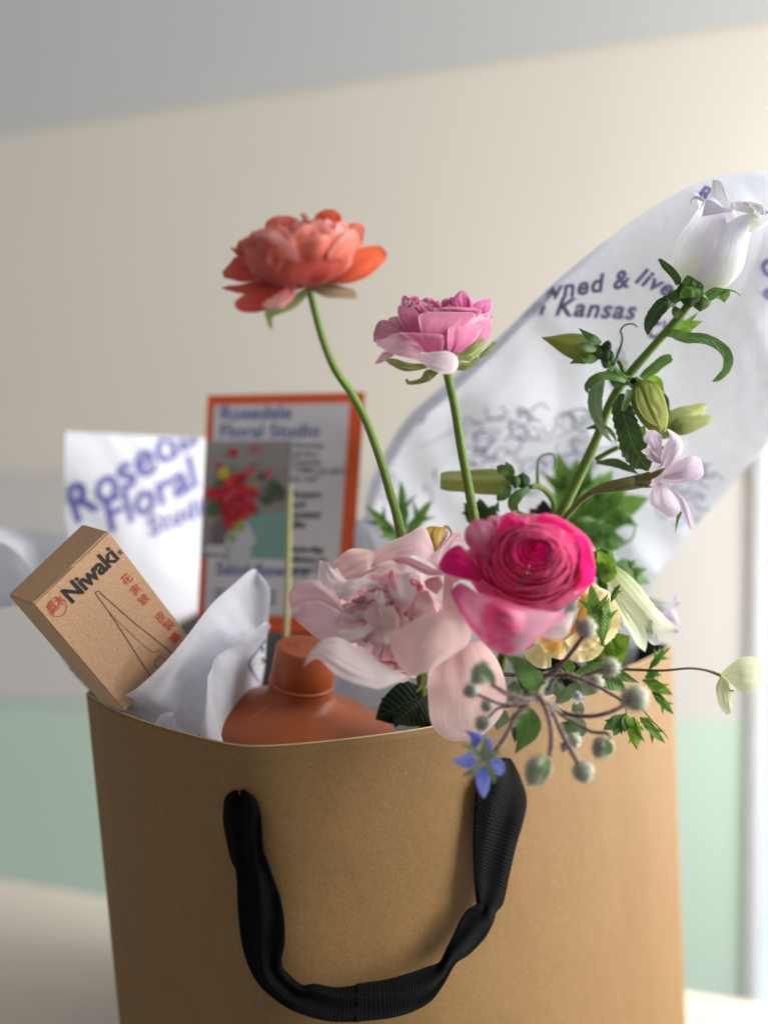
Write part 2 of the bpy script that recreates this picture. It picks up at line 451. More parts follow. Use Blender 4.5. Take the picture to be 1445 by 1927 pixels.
FM = np.stack([np.convolve(FP[:, i], FK, 'valid') for i in (0, 1)], 1)
def bagwall(prof, name, m, seed, n=90, nv=50, amp=.0016):
    def f(t, s):
        c = crv(prof, s); p = bagpoint((c[0], c[1]), t)
        if prof is front:
            x_ = s * 200; i_ = min(199, int(x_)); cm = FM[i_] * (1 - x_ + i_) + FM[i_ + 1] * (x_ - i_)
            p = p.lerp(bagpoint((cm[0], cm[1]), t), min(1, .8 + t * 5) * min(1, 12 * s, 12 * (1 - s)))
        e = math.sin(math.pi * s) ** .5 if 0 < s < 1 else 0
        w = noise.noise(Vector((p.x * 9 + seed, 0, p.z * 5))) * amp * 3 * min(1, t * 4 + .15) + noise.noise(Vector((p.x * 25, seed, p.z * 22))) * amp * .8 * min(1, t * 4)
        p = p + Vector((0, -1, 0)) * w * e
        for s0, am in ((.955, .0003), (.052, .0004)):
            p = p + Vector((0, -1, 0)) * am * max(0, 1 - abs(s - s0) / .008)
        z0 = .55 + .03 * math.sin(s * 9); p = p + Vector((0, -1, 0)) * .0006 * max(0, 1 - abs(t - z0) / .02) * max(0, noise.noise(Vector((s * 6, 2, 0))) + .3)
        return p
    V, Fc, U = grid(f, n, nv)
    return mesh(name, V, Fc, m, bag, U)
bf = bagwall(front, 'front_panel', m_kraft, 0, 240, 80)
solid(bf, .0006, -1)
bb = bagwall(back, 'back_panel', m_lining, 3, 60, 30)
solid(bb, .0006, -1)
FB = BVHTree.FromPolygons([v.co + ORG[bag.name] for v in bf.data.vertices], [p.vertices[:] for p in bf.data.polygons])
def depth_on(bvh, px, py, default=None):
    r = P(px, py, 1.0) - CAM; h = bvh.ray_cast(CAM, r.normalized())
    if h[0] is None: return default
    return (h[0] - CAM).dot(FWD)
# bag floor and bottom fold
V = [bagpoint(c, 1.0) + Vector((0, 0, .001)) for c in front] + [bagpoint(c, 1.0) + Vector((0, 0, .001)) for c in back[1:-1]]
mesh('bottom_panel', V, [tuple(range(len(V)))], m_kraft, bag, None, False)
# slim folded paper lip along the rim
lip = [bf.data.vertices[i].co + ORG[bag.name] + Vector((0, 0, .0002)) for i in range(0, 241, 8)]
mb = MB(); mb.add(*tube_geo(lip, [.00045] * 8, 90, 6)); mb.build('rim_edge', plain('cut_paper_edge', (.60, .43, .25), .7), bag)

# ---- ribbon handle
g = NT('black_twill'); u, v = g.uv()
w = g.math('SINE', g.math('ADD', g.math('MULTIPLY', u, 130.0), g.math('MULTIPLY', v, 500.0)))
w2 = g.math('SINE', g.math('MULTIPLY', v, 1500.0))
nn = g.noise(1500, 2, .6, g.obj())
hh = g.math('ADD', g.math('MULTIPLY', w, .6), g.math('ADD', g.math('MULTIPLY', w2, .25), g.math('MULTIPLY', nn, .8)))
m_twill = g.done(g.principled(g.mix(g.math('MULTIPLY', g.math('MAXIMUM', w, 0.0), .9), (.0010, .0011, .0014), (.0045, .0055, .007)), .7, .08, g.bump(hh, .9, .0007)))
def hrow(Z, x0, y0, x1, y1, off, off2, b):
    a = Z(x0, y0); c = Z(x1, y1)
    da = depth_on(FB, *a, default=.62); dc = depth_on(FB, *c, default=.62)
    return tuple(P(a[0], a[1], da - off / 1000)) + tuple(P(c[0], c[1], dc - off2 / 1000)) + (b / 1000,)
hr = [hrow(ZH, 165, 118, 250, 112, 1, 1, .5), hrow(ZH, 105, 175, 340, 190, 3, 3, 2.5), hrow(ZH, 105, 300, 375, 300, 5, 5, 3), hrow(ZH, 130, 460, 388, 470, 7, 8, 2.5), hrow(ZH, 165, 600, 395, 570, 9, 10, 1.5),
      hrow(ZH, 190, 780, 455, 740, 12, 10, 1.5), hrow(ZH, 197, 960, 522, 930, 14, 11, 2), hrow(ZH, 205, 1100, 558, 1120, 15, 12, 3), hrow(ZH, 228, 1300, 560, 1300, 15, 12, 3), hrow(ZH, 290, 1490, 535, 1430, 15, 13, 4),
      hrow(ZH, 380, 1640, 560, 1510, 17, 13, 5), hrow(ZH, 540, 1775, 690, 1625, 19, 15, 3), hrow(ZH, 700, 1850, 800, 1618, 20, 17, 2), hrow(ZH, 900, 1900, 950, 1640, 21, 18, 2.5), hrow(ZH, 1120, 1906, 1120, 1625, 22, 19, 2),
      hrow(ZG, 120, 1905, 130, 1640, 22, 19, 1.5), hrow(ZG, 350, 1880, 330, 1610, 22, 19, 2), hrow(ZG, 500, 1840, 480, 1570, 21, 18, 2), hrow(ZG, 640, 1765, 610, 1525, 20, 17, 3), hrow(ZG, 735, 1640, 710, 1480, 19, 16, 4),
      hrow(ZG, 820, 1495, 770, 1370, 18, 15, 5), hrow(ZG, 915, 1430, 850, 1200, 17, 14, 3), hrow(ZG, 1030, 1310, 915, 1105, 16, 13, 3), hrow(ZG, 1092, 1190, 970, 1075, 15, 13, 5), hrow(ZG, 1110, 1125, 975, 1040, 14, 12, 6),
      hrow(ZG, 1160, 1060, 960, 930, 14, 11, 3), hrow(ZG, 1200, 880, 953, 760, 13, 9, 1.5), hrow(ZG, 1250, 660, 955, 560, 12, 8, 2), hrow(ZG, 1305, 470, 968, 350, 11, 7, 3), hrow(ZG, 1328, 320, 985, 220, 9, 6, 4),
      hrow(ZG, 1285, 170, 1030, 110, 6, 5, 5), hrow(ZG, 1225, 50, 1120, 40, 3, 3, 3), hrow(ZG, 1200, 30, 1160, 28, 1, 1, 0)]
def crease(p, t, s):
    return p + toC(p) * (.0016 * math.sin(s * 9 + t * 16) * math.sin(math.pi * s) + .0009 * noise.noise(Vector((s * 3, t * 25, 0))))
V, Fc, U = grid(loft_fn(hr, 0, extra=crease, bk=.4), 24, 260)
hd = mesh('ribbon_handle', V, Fc, m_twill, bag, U); solid(hd, .0011, 0)
# the strand tucked behind the left end
V, Fc, U = grid(loft_fn([hrow(ZH, 95, 190, 210, 180, 2, 2, 1), hrow(ZH, 90, 350, 215, 350, 2, 3, 1.5), hrow(ZH, 120, 520, 215, 540, 3, 5, 1.5), hrow(ZH, 150, 650, 200, 670, 6, 8, .5), hrow(ZH, 185, 720, 210, 740, 9, 10, .2)], 0), 8, 30)
solid(mesh('ribbon_fold', V, Fc, m_twill, bag, U), .001, 0)
# ================================================================ PRINT HELPERS
m_navy = plain('navy_print_ink', (.10, .10, .36), .6, .2); m_dknavy = plain('dark_navy_print_ink', (.03, .03, .12), .6, .2)
m_black = plain('black_print_ink', (.018, .018, .018), .5, .3); m_redink = plain('red_print_ink', (.50, .075, .045), .6, .2)
m_lilac = plain('lilac_print_ink', (.22, .21, .46), .6, .2)
def text_geo(body, size, bold=0.0, shear=0.0, spacing=1.0, line=1.0, align='LEFT'):
    c = bpy.data.curves.new('tmp', 'FONT'); c.body = body; c.size = size; c.offset = bold; c.shear = shear
    c.space_character = spacing; c.space_line = line; c.align_x = align; c.resolution_u = 4
    o = bpy.data.objects.new('tmp', c); COL.objects.link(o)
    dg = bpy.context.evaluated_depsgraph_get(); me = bpy.data.meshes.new_from_object(o.evaluated_get(dg))
    bm = bmesh.new(); bm.from_mesh(me)
    for _ in range(2):
        es = [e for e in bm.edges if e.calc_length() > size * .12]
        if es: bmesh.ops.subdivide_edges(bm, edges=es, cuts=1)
    bmesh.ops.triangulate(bm, faces=bm.faces[:])
    bm.verts.index_update()
    V = [(v.co.x, v.co.y) for v in bm.verts]; Fc = [tuple(v.index for v in f.verts) for f in bm.faces]; bm.free()
    COL.objects.unlink(o); bpy.data.objects.remove(o); bpy.data.curves.remove(c); bpy.data.meshes.remove(me)
    return V, Fc
def bvh_of(o):
    of = ORG[o.parent.name] if o.parent else ORG[o.name]
    return BVHTree.FromPolygons([v.co + of for v in o.data.vertices], [p.vertices[:] for p in o.data.polygons])
def decal(bvh, V2, Fc, mat, parent, name, lift=.0005, dflt=None):
    """V2 photo px -> onto the surface"""
    W3 = []; ok = []
    for x, y in V2:
        r = (P(x, y, 1.0) - CAM).normalized(); h = bvh.ray_cast(CAM, r)
        if h[0] is None: W3.append(Vector()); ok.append(False)
        else: W3.append(h[0] - r * lift); ok.append(True)
    Fg = [f for f in Fc if all(ok[i] for i in f)]
    if not Fg: return None
    used = sorted({i for f in Fg for i in f}); mp = {a: b for b, a in enumerate(used)}
    return mesh(name, [W3[i] for i in used], [tuple(mp[i] for i in f) for f in Fg], mat, parent, None, False)
def place2(V, x, y, ang, sy=1.0):
    c, s = math.cos(ang), math.sin(ang)
    return [(x + a * c + b * s * sy, y + a * s - b * c * sy) for a, b in V]
def stroke(pts, w, n=30):
    """flat line through 2D points -> 2D strip"""
    C = [crv(pts, i / n)[:2] for i in range(n + 1)]; V = []; Fc = []
    for i, c in enumerate(C):
        d = np.array(C[min(i + 1, n)]) - np.array(C[max(i - 1, 0)]); L = math.hypot(*d) or 1
        nx, ny = -d[1] / L * w / 2, d[0] / L * w / 2
        V += [(c[0] + nx, c[1] + ny), (c[0] - nx, c[1] - ny)]
    for i in range(n): Fc.append((2 * i, 2 * i + 1, 2 * i + 3, 2 * i + 2))
    return V, Fc
class Flat:
    def __init__(s): s.V = []; s.F = []
    def add(s, VF):
        b = len(s.V); s.V += VF[0]; s.F += [tuple(i + b for i in f) for f in VF[1]]
# ================================================================ TISSUE PAPERS
m_tis = tissue_mat('white_tissue', (.78, .81, .90), .5); m_tisl = tissue_mat('white_tissue_dense', (.80, .82, .90), .3)
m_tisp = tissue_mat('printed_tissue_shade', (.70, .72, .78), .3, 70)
def crumple(amp, sc, seed):
    def f(p, t, s):
        q = p * sc + Vector((seed, seed * .7, 0))
        a = .9 * noise.noise(q * .8)
        for k, (dx, dz, fq, am) in enumerate(((.9, .35, .55, 1.1), (-.3, 1, .8, .8), (.75, -.7, 1.3, .45), (.2, .95, 2.1, .26), (-.85, -.4, 3.3, .24), (.6, .5, 5.3, .14))):
            x = (q.x * dx + (q.z + q.y * .5) * dz) * fq + .9 * noise.noise(q * .5 * fq + Vector((k * 7, 0, 0)))
            mk = max(0, min(1, .5 + 1.6 * noise.noise(q * .6 + Vector((0, k * 5, 0)))))
            a += am * (2 * abs((x % 1) - .5) - .5) * mk
        return p + toC(p) * (a - .3) * amp
    return f
# large printed sheet rising behind the flowers on the right
big = thing('tissue_sheet', P(1000, 1200, .80), 'large white tissue sheet with lilac print rising behind the flowers on the right', 'tissue paper')
RB = [(560, 1500, 1180, 1500, 830, 800, 0), (610, 1250, 1190, 1290, 830, 800, 10), (650, 1090, 1206, 1180, 820, 800, 16), (684, 985, 1218, 1120, 812, 795, 20), (700, 905, 1248, 1062, 800, 790, 20), (762, 792, 1300, 1000, 785, 785, 20), (850, 712, 1360, 930, 770, 780, 14),
      (945, 628, 1430, 850, 730, 755, 10), (1040, 535, 1490, 745, 708, 735, 12), (1145, 448, 1520, 610, 690, 720, 16), (1250, 375, 1530, 480, 682, 700, 18), (1345, 333, 1530, 380, 680, 695, 14), (1440, 320, 1530, 335, 682, 690, 5)]
V, Fc, U = grid(loft_fn(rows3(ZI, 0, RB), 0, extra=crumple(.018, 9, 2)), 90, 120)
bs = mesh('paper_sheet', V, Fc, m_tis, big, U)
# rolled edge along the upper left border
RE = [(684, 985, 694, 1000, 810, 811, 1), (700, 905, 716, 918, 798, 799, 1.5), (762, 792, 780, 806, 783, 784, 1.5), (850, 712, 866, 728, 768, 769, 1.5), (945, 628, 957, 640, 728, 729, 2), (1040, 535, 1050, 548, 706, 707, 2), (1145, 448, 1152, 460, 688, 689, 1)]
petal(ZI, -.0, [tuple(r) for r in RE], m_tis, big, 'rolled_edge', ruf=0, nu=6, nv=50)
BB = bvh_of(bs)
def btext(body, x, y, size, ang, mat, bold=.0, shear=.25, spacing=1.1, name='printed_text'):
    V, Fc = text_geo(body, size, bold, shear, spacing)
    return decal(BB, place2(V, x, y, ang), Fc, mat, big, name)
btext('wned &', 1020, 566, 48, math.radians(-9), m_lilac, 1.4, .3, 1.12)
btext('lives', 1192, 530, 46, math.radians(24), m_lilac, 1.5, .3, 1.12)
btext('in Kansas', 984, 590, 49, math.radians(3), m_lilac, 1.5, .3, 1.12)
btext('City', 1218, 640, 38, math.radians(-18), m_lilac, 1.5, .3, 1.12)
btext('R', 1306, 372, 40, math.radians(20), m_lilac, 1.5, .3, 1.12)
btext('C', 1424, 490, 56, math.radians(60), m_lilac, 1.8, .3, 1.12)
btext('o', 1425, 400, 46, math.radians(60), m_lilac, 1.8, .3, 1.12)
btext('e', 1432, 545, 50, math.radians(60), m_lilac, 1.8, .3, 1.12)
btext('e', 745, 822, 84, math.radians(-42), m_navy, 3.5, .3, 1.12)
btext('o', 775, 806, 84, math.radians(-42), m_navy, 3.5, .3, 1.12)
# faint line drawing of flowers and vines
fl = Flat(); R2 = random.Random(5)
for k in range(78):
    if k < 60: x, y = R2.uniform(880, 1140), R2.uniform(770, 930)
    else: x, y = R2.uniform(1230, 1340), R2.uniform(870, 1000)
    a0 = R2.uniform(0, 6.28); r = R2.uniform(7, 22)
    pts = [(x + r * math.cos(a0 + i * .9) * R2.uniform(.6, 1.3), y + r * .8 * math.sin(a0 + i * .9) * R2.uniform(.6, 1.3)) for i in range(6)]
    fl.add(stroke(pts, 2.6, 24))
fl.add(stroke([(790, 842), (880, 800), (960, 790), (1020, 830), (1090, 800), (1150, 760)], 2, 40))
decal(BB, fl.V, fl.F, plain('pale_lilac_ink', (.26, .26, .50), .6), big, 'printed_drawing')
fl = Flat()
for x, y in [(1160, 690), (1175, 672), (1150, 720), (720, 930), (735, 905), (760, 950), (700, 960), (820, 900), (800, 930)]:
    fl.add(stroke([(x, y), (x + R2.uniform(-14, 14), y - 16), (x + R2.uniform(-18, 18), y - 8), (x + R2.uniform(0, 20), y + 14)], 2.2, 16))
decal(BB, fl.V, fl.F, m_lilac, big, 'printed_drawing')

# printed sheet at the back left
bl = thing('tissue_sheet', P(240, 1150, .88), 'blurred square topped tissue sheet with large blue lettering left of the card', 'tissue paper')
V, Fc, U = grid(loft_fn(rows3(ZI, 0, [(124, 812, 400, 826, 835, 895, 0), (122, 880, 400, 890, 835, 895, 3), (126, 985, 400, 980, 835, 895, 6), (140, 1080, 405, 1080, 830, 890, 8), (170, 1180, 400, 1200, 820, 870, 0), (200, 1330, 400, 1330, 780, 830, 0)]), 0, extra=crumple(.006, 9, 9)), 50, 60)
s = mesh('paper_sheet', V, Fc, m_tisl, bl, U); b2 = bvh_of(s)
for body, x, y, sz, an in (('Rosedale', 140, 988, 94, -34), ('Floral', 205, 1004, 84, -28), ('Studio', 282, 1010, 50, -22)):
    V, Fc = text_geo(body, sz, 1.9 if sz > 60 else 1.2, .25, 1.02 if sz > 60 else 1.1)
    decal(b2, place2(V, x, y, math.radians(an)), Fc, m_navy, bl, 'printed_text')
# low white sheet and shaded curl at the far left
lo = thing('tissue_sheet', P(60, 1100, .84), 'pale crumpled tissue fold low behind the cardboard box', 'tissue paper')
V, Fc, U = grid(loft_fn(rows3(ZI, 0, [(-60, 990, 140, 1005, 830, 880, 0), (-60, 1020, 150, 1030, 825, 875, 10), (-60, 1080, 160, 1080, 820, 870, 8), (-30, 1140, 200, 1150, 820, 865, 0)]), 0, extra=crumple(.007, 12, 21)), 40, 40)
mesh('paper_sheet', V, Fc, m_tisl, lo, U)
cu = thing('tissue_sheet', P(20, 1120, .77), 'grey shaded printed tissue curl at the far left edge', 'tissue paper')
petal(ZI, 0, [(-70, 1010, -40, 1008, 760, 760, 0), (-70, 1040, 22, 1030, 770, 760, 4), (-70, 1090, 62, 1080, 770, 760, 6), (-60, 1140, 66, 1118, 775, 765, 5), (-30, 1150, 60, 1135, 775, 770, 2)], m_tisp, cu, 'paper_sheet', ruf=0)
# sheet right of the card, behind the coral stem
mi = thing('tissue_sheet', P(700, 1150, .77), 'rolled grey tissue fold between the card and the pale pink peony', 'tissue paper')
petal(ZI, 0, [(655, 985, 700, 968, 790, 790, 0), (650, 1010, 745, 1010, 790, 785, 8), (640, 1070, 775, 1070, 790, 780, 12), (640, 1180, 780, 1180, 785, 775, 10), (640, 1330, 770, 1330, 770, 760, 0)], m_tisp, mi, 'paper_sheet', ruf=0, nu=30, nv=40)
# front tissue wrapped round the box
ft = thing('tissue_sheet', P(330, 1330, .66), 'white tissue sheet curling up round the cardboard box to a rounded tip', 'tissue paper')
V, Fc, U = grid(loft_fn(rows3(ZL, 0, [(580, 1130, 900, 1230, 675, 655, 0), (500, 935, 880, 1110, 668, 650, 0), (562, 905, 975, 1085, 650, 652, -2), (640, 882, 1010, 1000, 638, 656, -3), (740, 800, 1050, 850, 636, 662, -5), (838, 698, 1110, 740, 640, 672, -8), (925, 590, 1190, 660, 650, 684, -10), (1030, 455, 1290, 600, 664, 692, -9), (1130, 365, 1308, 480, 676, 690, -6), (1205, 300, 1312, 390, 684, 688, -3), (1240, 285, 1290, 340, 688, 685, 0)]), 0, extra=crumple(.0030, 20, 4)), 50, 70)
mesh('paper_sheet', V, Fc, m_tisl, ft, U)
fo = thing('tissue_sheet', P(450, 1330, .65), 'narrow folded tissue flap with a thin blue printed line beside the orange bottle', 'tissue paper')
V, Fc, U = grid(loft_fn(rows3(ZL, 0, [(1290, 540, 1318, 560, 672, 676, 0), (1175, 635, 1300, 600, 662, 690, 3), (1060, 705, 1292, 660, 655, 705, 9), (1030, 760, 1285, 760, 650, 712, 12), (1020, 860, 1262, 880, 648, 716, 10), (1030, 980, 1240, 960, 648, 716, 6), (1040, 1060, 1220, 1060, 648, 716, 3), (1060, 1200, 1210, 1200, 650, 716, 0)]), 0, extra=crumple(.0032, 26, 8)), 40, 50)
s = mesh('paper_sheet', V, Fc, m_tisl, fo, U); b3 = bvh_of(s)
V, Fc, U = grid(loft_fn(rows3(ZL, 0, [(1012, 800, 1034, 760, 640, 645, 0), (1000, 900, 1026, 880, 636, 642, 2), (985, 1010, 1050, 1000, 632, 640, 3), (972, 1110, 1082, 1120, 628, 636, 3), (965, 1200, 1100, 1200, 628, 636, 0)]), 0, extra=crumple(.0015, 40, 8)), 16, 40)
mesh('paper_fold', V, Fc, m_tisl, fo, U)
V, Fc = stroke([ZL(1295, 625), ZL(1245, 690), ZL(1210, 745), ZL(1230, 790), ZL(1262, 838)], 3.2, 40)
decal(b3, V, Fc, m_navy, fo, 'printed_drawing')
fl = Flat()
for x, y in ((1270, 690), (1275, 745), (1258, 880), (1255, 920)): fl.add(stroke([ZL(x, y), ZL(x + 8, y - 16), ZL(x - 5, y - 26)], 4, 10))
fl.add(stroke([ZL(1030, 800), ZL(1008, 830), ZL(1010, 870), ZL(1024, 890)], 3, 16))
decal(b3, fl.V, fl.F, m_dknavy, fo, 'printed_drawing')
ro = thing('tissue_roll', P(320, 1360, .645), 'tiny rolled tissue corner poking over the bag rim', 'tissue paper')
petal(ZL, 0, [(758, 1060, 868, 1085, 634, 634, 0), (757, 1030, 855, 1030, 636, 634, 3), (775, 998, 846, 990, 638, 635, 3.5), (810, 978, 836, 978, 640, 638, 1)], m_tis, ro, 'paper_roll', ruf=0)
petal(ZL, 0, [(800, 1040, 830, 1000, 633, 633, 0), (815, 1012, 842, 990, 632, 632, 1), (822, 982, 838, 980, 636, 636, 0)], m_tisl, ro, 'paper_fold', ruf=0)
# printed tissue under the box, left side
ub = thing('tissue_sheet', P(180, 1270, .67), 'dark blue patterned tissue tucked under the left edge of the cardboard box', 'tissue paper')
V, Fc, U = grid(loft_fn(rows3(ZL, 0, [(275, 672, 300, 668, 700, 695, 0), (330, 760, 390, 720, 695, 685, 2), (400, 840, 480, 810, 690, 678, 3), (470, 905, 560, 880, 682, 668, 2), (525, 935, 590, 925, 684, 674, 0)]), 0), 20, 50)
s = mesh('paper_sheet', V, Fc, tissue_mat('tissue_under_box', (.42, .42, .50), .2), ub, U); b4 = bvh_of(s)
fl = Flat(); R3 = random.Random(3)
for i in range(26):
    t = i / 25; x = 300 + 240 * t; y = 690 + 235 * t
    pts = [(x + R3.uniform(-32, 32), y + R3.uniform(-28, 28)) for _ in range(4)]
    fl.add(stroke([ZL(*q) for q in pts], R3.uniform(2.2, 5), 16))
decal(b4, fl.V, fl.F, m_dknavy, ub, 'printed_drawing', .0004)
petal(ZL, 0, [(430, 800, 470, 790, 672, 672, 0), (505, 870, 540, 862, 668, 668, 2), (570, 930, 640, 920, 660, 655, 2), (610, 960, 700, 950, 662, 655, 0)], m_tisl, ub, 'paper_fold', ruf=0)

# ================================================================ CARDBOARD BOX
m_box = kraft('box_card', (.50, .305, .180), (.38, .22, .12), .35)
def v3(r, u, d): return RGT * r + UPV * u + FWD * d
TL = P(*ZX(168, 632), .600)
TR = P(*ZX(742, 78), .622); e1 = (TR - TL)
e2d = P(*ZX(800, 1325), .640) - TL; e2d = (e2d - e1.normalized() * e2d.dot(e1.normalized()) * .35)
nrm = e1.cross(e2d).normalized();
if nrm.dot(toC(TL)) < 0: nrm = -nrm
def box_uv(u, v, k=0.0):
    """u along the short edge 0..1, v down the long edge in same units; k lift"""
    return TL + e1 * u + e2d * (v / VL) + nrm * k
VL = 1.0
bx = thing('cardboard_box', TL + e1 * .5 + e2d * .5 - nrm * .012, 'small brown cardboard box with black lettering, tilted out of the bag in white tissue', 'box')
TH = .021; c = [TL, TR, TR + e2d * 1.15, TL + e2d * 1.15]
VV = c + [p - nrm * TH for p in c]
o = mesh('carton', VV, [(0, 1, 2, 3), (7, 6, 5, 4), (0, 4, 5, 1), (1, 5, 6, 2), (2, 6, 7, 3), (3, 7, 4, 0)], m_box, bx, None, False)
bm = bmesh.new(); bm.from_mesh(o.data); bmesh.ops.recalc_face_normals(bm, faces=bm.faces); bmesh.ops.bevel(bm, geom=bm.edges[:], offset=.0009, segments=3, affect='EDGES'); bm.to_mesh(o.data); bm.free()
bc = bvh_of(o)
# lid seam and thumb notch
seam = Flat(); a = ZX(185, 600); b = ZX(470, 342); c2 = ZX(735, 88)
seam.add(stroke([a, b], 1.2, 4)); decal(bc, seam.V, seam.F, plain('seam_shadow', (.12, .07, .04), .8), bx, 'lid_seam', .0003)
nt = Flat(); nt.add(stroke([ZX(462, 350), ZX(480, 338), ZX(500, 328)], 2.2, 8)); nt.add(stroke([ZX(480, 333), c2], .9, 6))
decal(bc, nt.V, nt.F, plain('cut_card_edge', (.70, .48, .30), .8), bx, 'thumb_notch', .0003)
AB = math.atan2(ZX(790, 205)[1] - ZX(455, 625)[1], ZX(790, 265)[0] - ZX(455, 590)[0])
def xtext(body, zx, zy, size, ang, mat, bold=0, spacing=1.0, name='printed_text', sy=1.0):
    V, Fc = text_geo(body, size, bold, 0, spacing); x, y = ZX(zx, zy)
    return decal(bc, place2(V, x, y, ang, sy), Fc, mat, bx, name, .0004)
ang = math.atan2(-(622 - 268), (820 - 450)) * 1.0
xtext('Niwaki', 462, 630, 46, ang, m_black, 1.15, .97)
xtext('\u00ae', 835, 262, 13, ang, m_black, .1)
for ch, x, y in (('\u82b1', 872, 492), ('\u5b9f', 940, 572), ('\u92cf', 1002, 645), ('\u76ae', 1126, 778), ('\u88fd', 1190, 838)):
    xtext(ch, x, y, 21, ang, m_redink, 0)
fl = Flat(); cx, cy = ZX(358, 652)
fl.add(stroke([(cx + 17.5 * math.cos(q), cy + 18 * math.sin(q)) for q in [i / 16 * 2 * math.pi for i in range(17)]], 1.2, 60))
decal(bc, fl.V, fl.F, m_redink, bx, 'printed_seal', .0004)
xtext('\u5ead', 318, 702, 19, ang, m_redink, .15, sy=1.25); xtext('\u6728', 370, 655, 19, ang, m_redink, .15, sy=1.25)
fl = Flat(); Zp = lambda L: [ZX(*q) for q in L]
fl.add(stroke(Zp([(1060, 1175), (980, 1050), (860, 860), (740, 680), (668, 580), (648, 550), (655, 533), (675, 535), (700, 560), (800, 650), (950, 780), (1100, 900), (1225, 1005)]), 1.25, 120))
decal(bc, fl.V, fl.F, m_black, bx, 'printed_drawing', .0004)
fl = Flat(); fl.add(stroke(Zp([(750, 692), (800, 745), (900, 840), (1000, 935), (1070, 985), (1110, 990), (1130, 965)]), .9, 60))
fl.add(stroke([(ZX(1135, 1075)[0] + 11 * math.cos(q), ZX(1135, 1075)[1] + 11 * math.sin(q)) for q in [i / 12 * 2 * math.pi for i in range(13)]], 1, 40))
decal(bc, fl.V, fl.F, plain('grey_print_ink', (.14, .09, .06), .6), bx, 'printed_drawing', .0004)
fl = Flat(); q0 = ZX(1240, 885); fl.add(([(q0[0] + a, q0[1] + b) for a, b in ((-10, 2), (0, -12), (12, -2), (2, 12))], [(0, 1, 2, 3)]))
decal(bc, fl.V, fl.F, m_redink, bx, 'printed_seal', .0004)

# ================================================================ PRINTED CARD
cd = thing('postcard', P(530, 1180, .80), 'orange bordered printed card standing upright behind the orange bottle', 'card')
CC = [P(391, 744, .815), P(687, 738, .805), P(655, 1196, .775), P(371, 1182, .785)]
cn = (CC[1] - CC[0]).cross(CC[3] - CC[0]).normalized()
if cn.dot(toC(CC[0])) < 0: cn = -cn
def cuv(u, v, k=0.0): return CC[0].lerp(CC[1], u).lerp(CC[3].lerp(CC[2], u), v) + cn * k
def cpoly(pts, mat, name, k, parent=None):
    return mesh(name, [cuv(u, v, k) for u, v in pts], [tuple(range(len(pts)))], mat, parent or cd, None, False)
m_or = plain('orange_print', (.62, .085, .018), .5); m_wh = plain('white_card', (.52, .50, .52), .5, .3, 100, .03)
def cr4(u0, v0, u1, v1): return [(u0, v0), (u1, v0), (u1, v1), (u0, v1)]
o = mesh('card_board', [cuv(*q) for q in cr4(0, 0, 1, 1)], [(0, 1, 2, 3)], m_or, cd, None, False); solid(o, .0006, 1)
cpoly(cr4(.045, .045, .91, .935), m_wh, 'white_field', .0003)
ph = cpoly(cr4(0, .205, .56, .70), plain('photo_grey', (.24, .215, .20), .4, .4, 30, .2), 'printed_photo', .0006)
cpoly([(.28, .545), (.40, .52), (.56, .50), (.56, .70), (.30, .70)], plain('photo_teal', (.16, .30, .26), .4, .4), 'printed_photo', .0007)
def blob(u, v, ru, rv, mat, k, seed, n=16):
    R = random.Random(seed)
    return cpoly([(u + ru * math.cos(a) * R.uniform(.75, 1.15), v + rv * math.sin(a) * R.uniform(.75, 1.15)) for a in [i / n * 2 * math.pi for i in range(n)]], mat, 'printed_photo', k)
m_vase = plain('photo_white', (.45, .45, .48), .4); m_pr = plain('photo_red', (.42, .012, .02), .4); m_pp = plain('photo_pink', (.45, .05, .12), .4)
m_pg = plain('photo_green', (.06, .085, .045), .4); m_py = plain('photo_yellow', (.45, .36, .02), .4); m_pl = plain('photo_leaf', (.22, .33, .05), .4); m_pd = plain('photo_dark', (.12, .11, .11), .4)
blob(.12, .61, .06, .08, m_pd, .0008, 1); blob(.25, .64, .10, .09, m_vase, .0009, 2, 24); blob(.115, .67, .10, .024, m_vase, .0009, 3)
for i, (u, v, r) in enumerate([(.46, .40, .05), (.42, .45, .05), (.50, .43, .05), (.085, .50, .06), (.38, .36, .03), (.12, .40, .05), (.33, .50, .04), (.06, .44, .04)]): blob(u, v, r, r * .6, m_pg, .0010, 10 + i)
for i, (u, v, r) in enumerate([(.21, .38, .055), (.16, .44, .08), (.26, .44, .08), (.22, .50, .09), (.29, .49, .06), (.20, .55, .055), (.06, .43, .04), (.10, .31, .02), (.33, .43, .04), (.17, .50, .05), (.25, .36, .03)]): blob(u, v, r, r * .66, m_pr, .0012, 30 + i)
for i, (u, v, r, m) in enumerate([(.19, .255, .032, m_pr), (.33, .24, .022, m_pp), (.30, .335, .035, m_pp), (.42, .345, .027, m_pp), (.13, .345, .04, m_py), (.25, .57, .04, m_pl), (.21, .62, .03, m_pl)]): blob(u, v, r, r * .66, m, .0014, 60 + i)
R5 = random.Random(8); m_pr2 = plain('photo_dark_red', (.22, .004, .012), .4); m_pr3 = plain('photo_scarlet', (.62, .04, .03), .4)
for i in range(34):
    a = R5.uniform(0, 6.28); r = R5.random() ** .5
    blob(.22 + .10 * r * math.cos(a), .455 + .095 * r * math.sin(a), R5.uniform(.012, .026), R5.uniform(.008, .016), R5.choice([m_pr2, m_pr3, m_pr2, m_pp]), .0015 + i * .00001, 100 + i, 9)
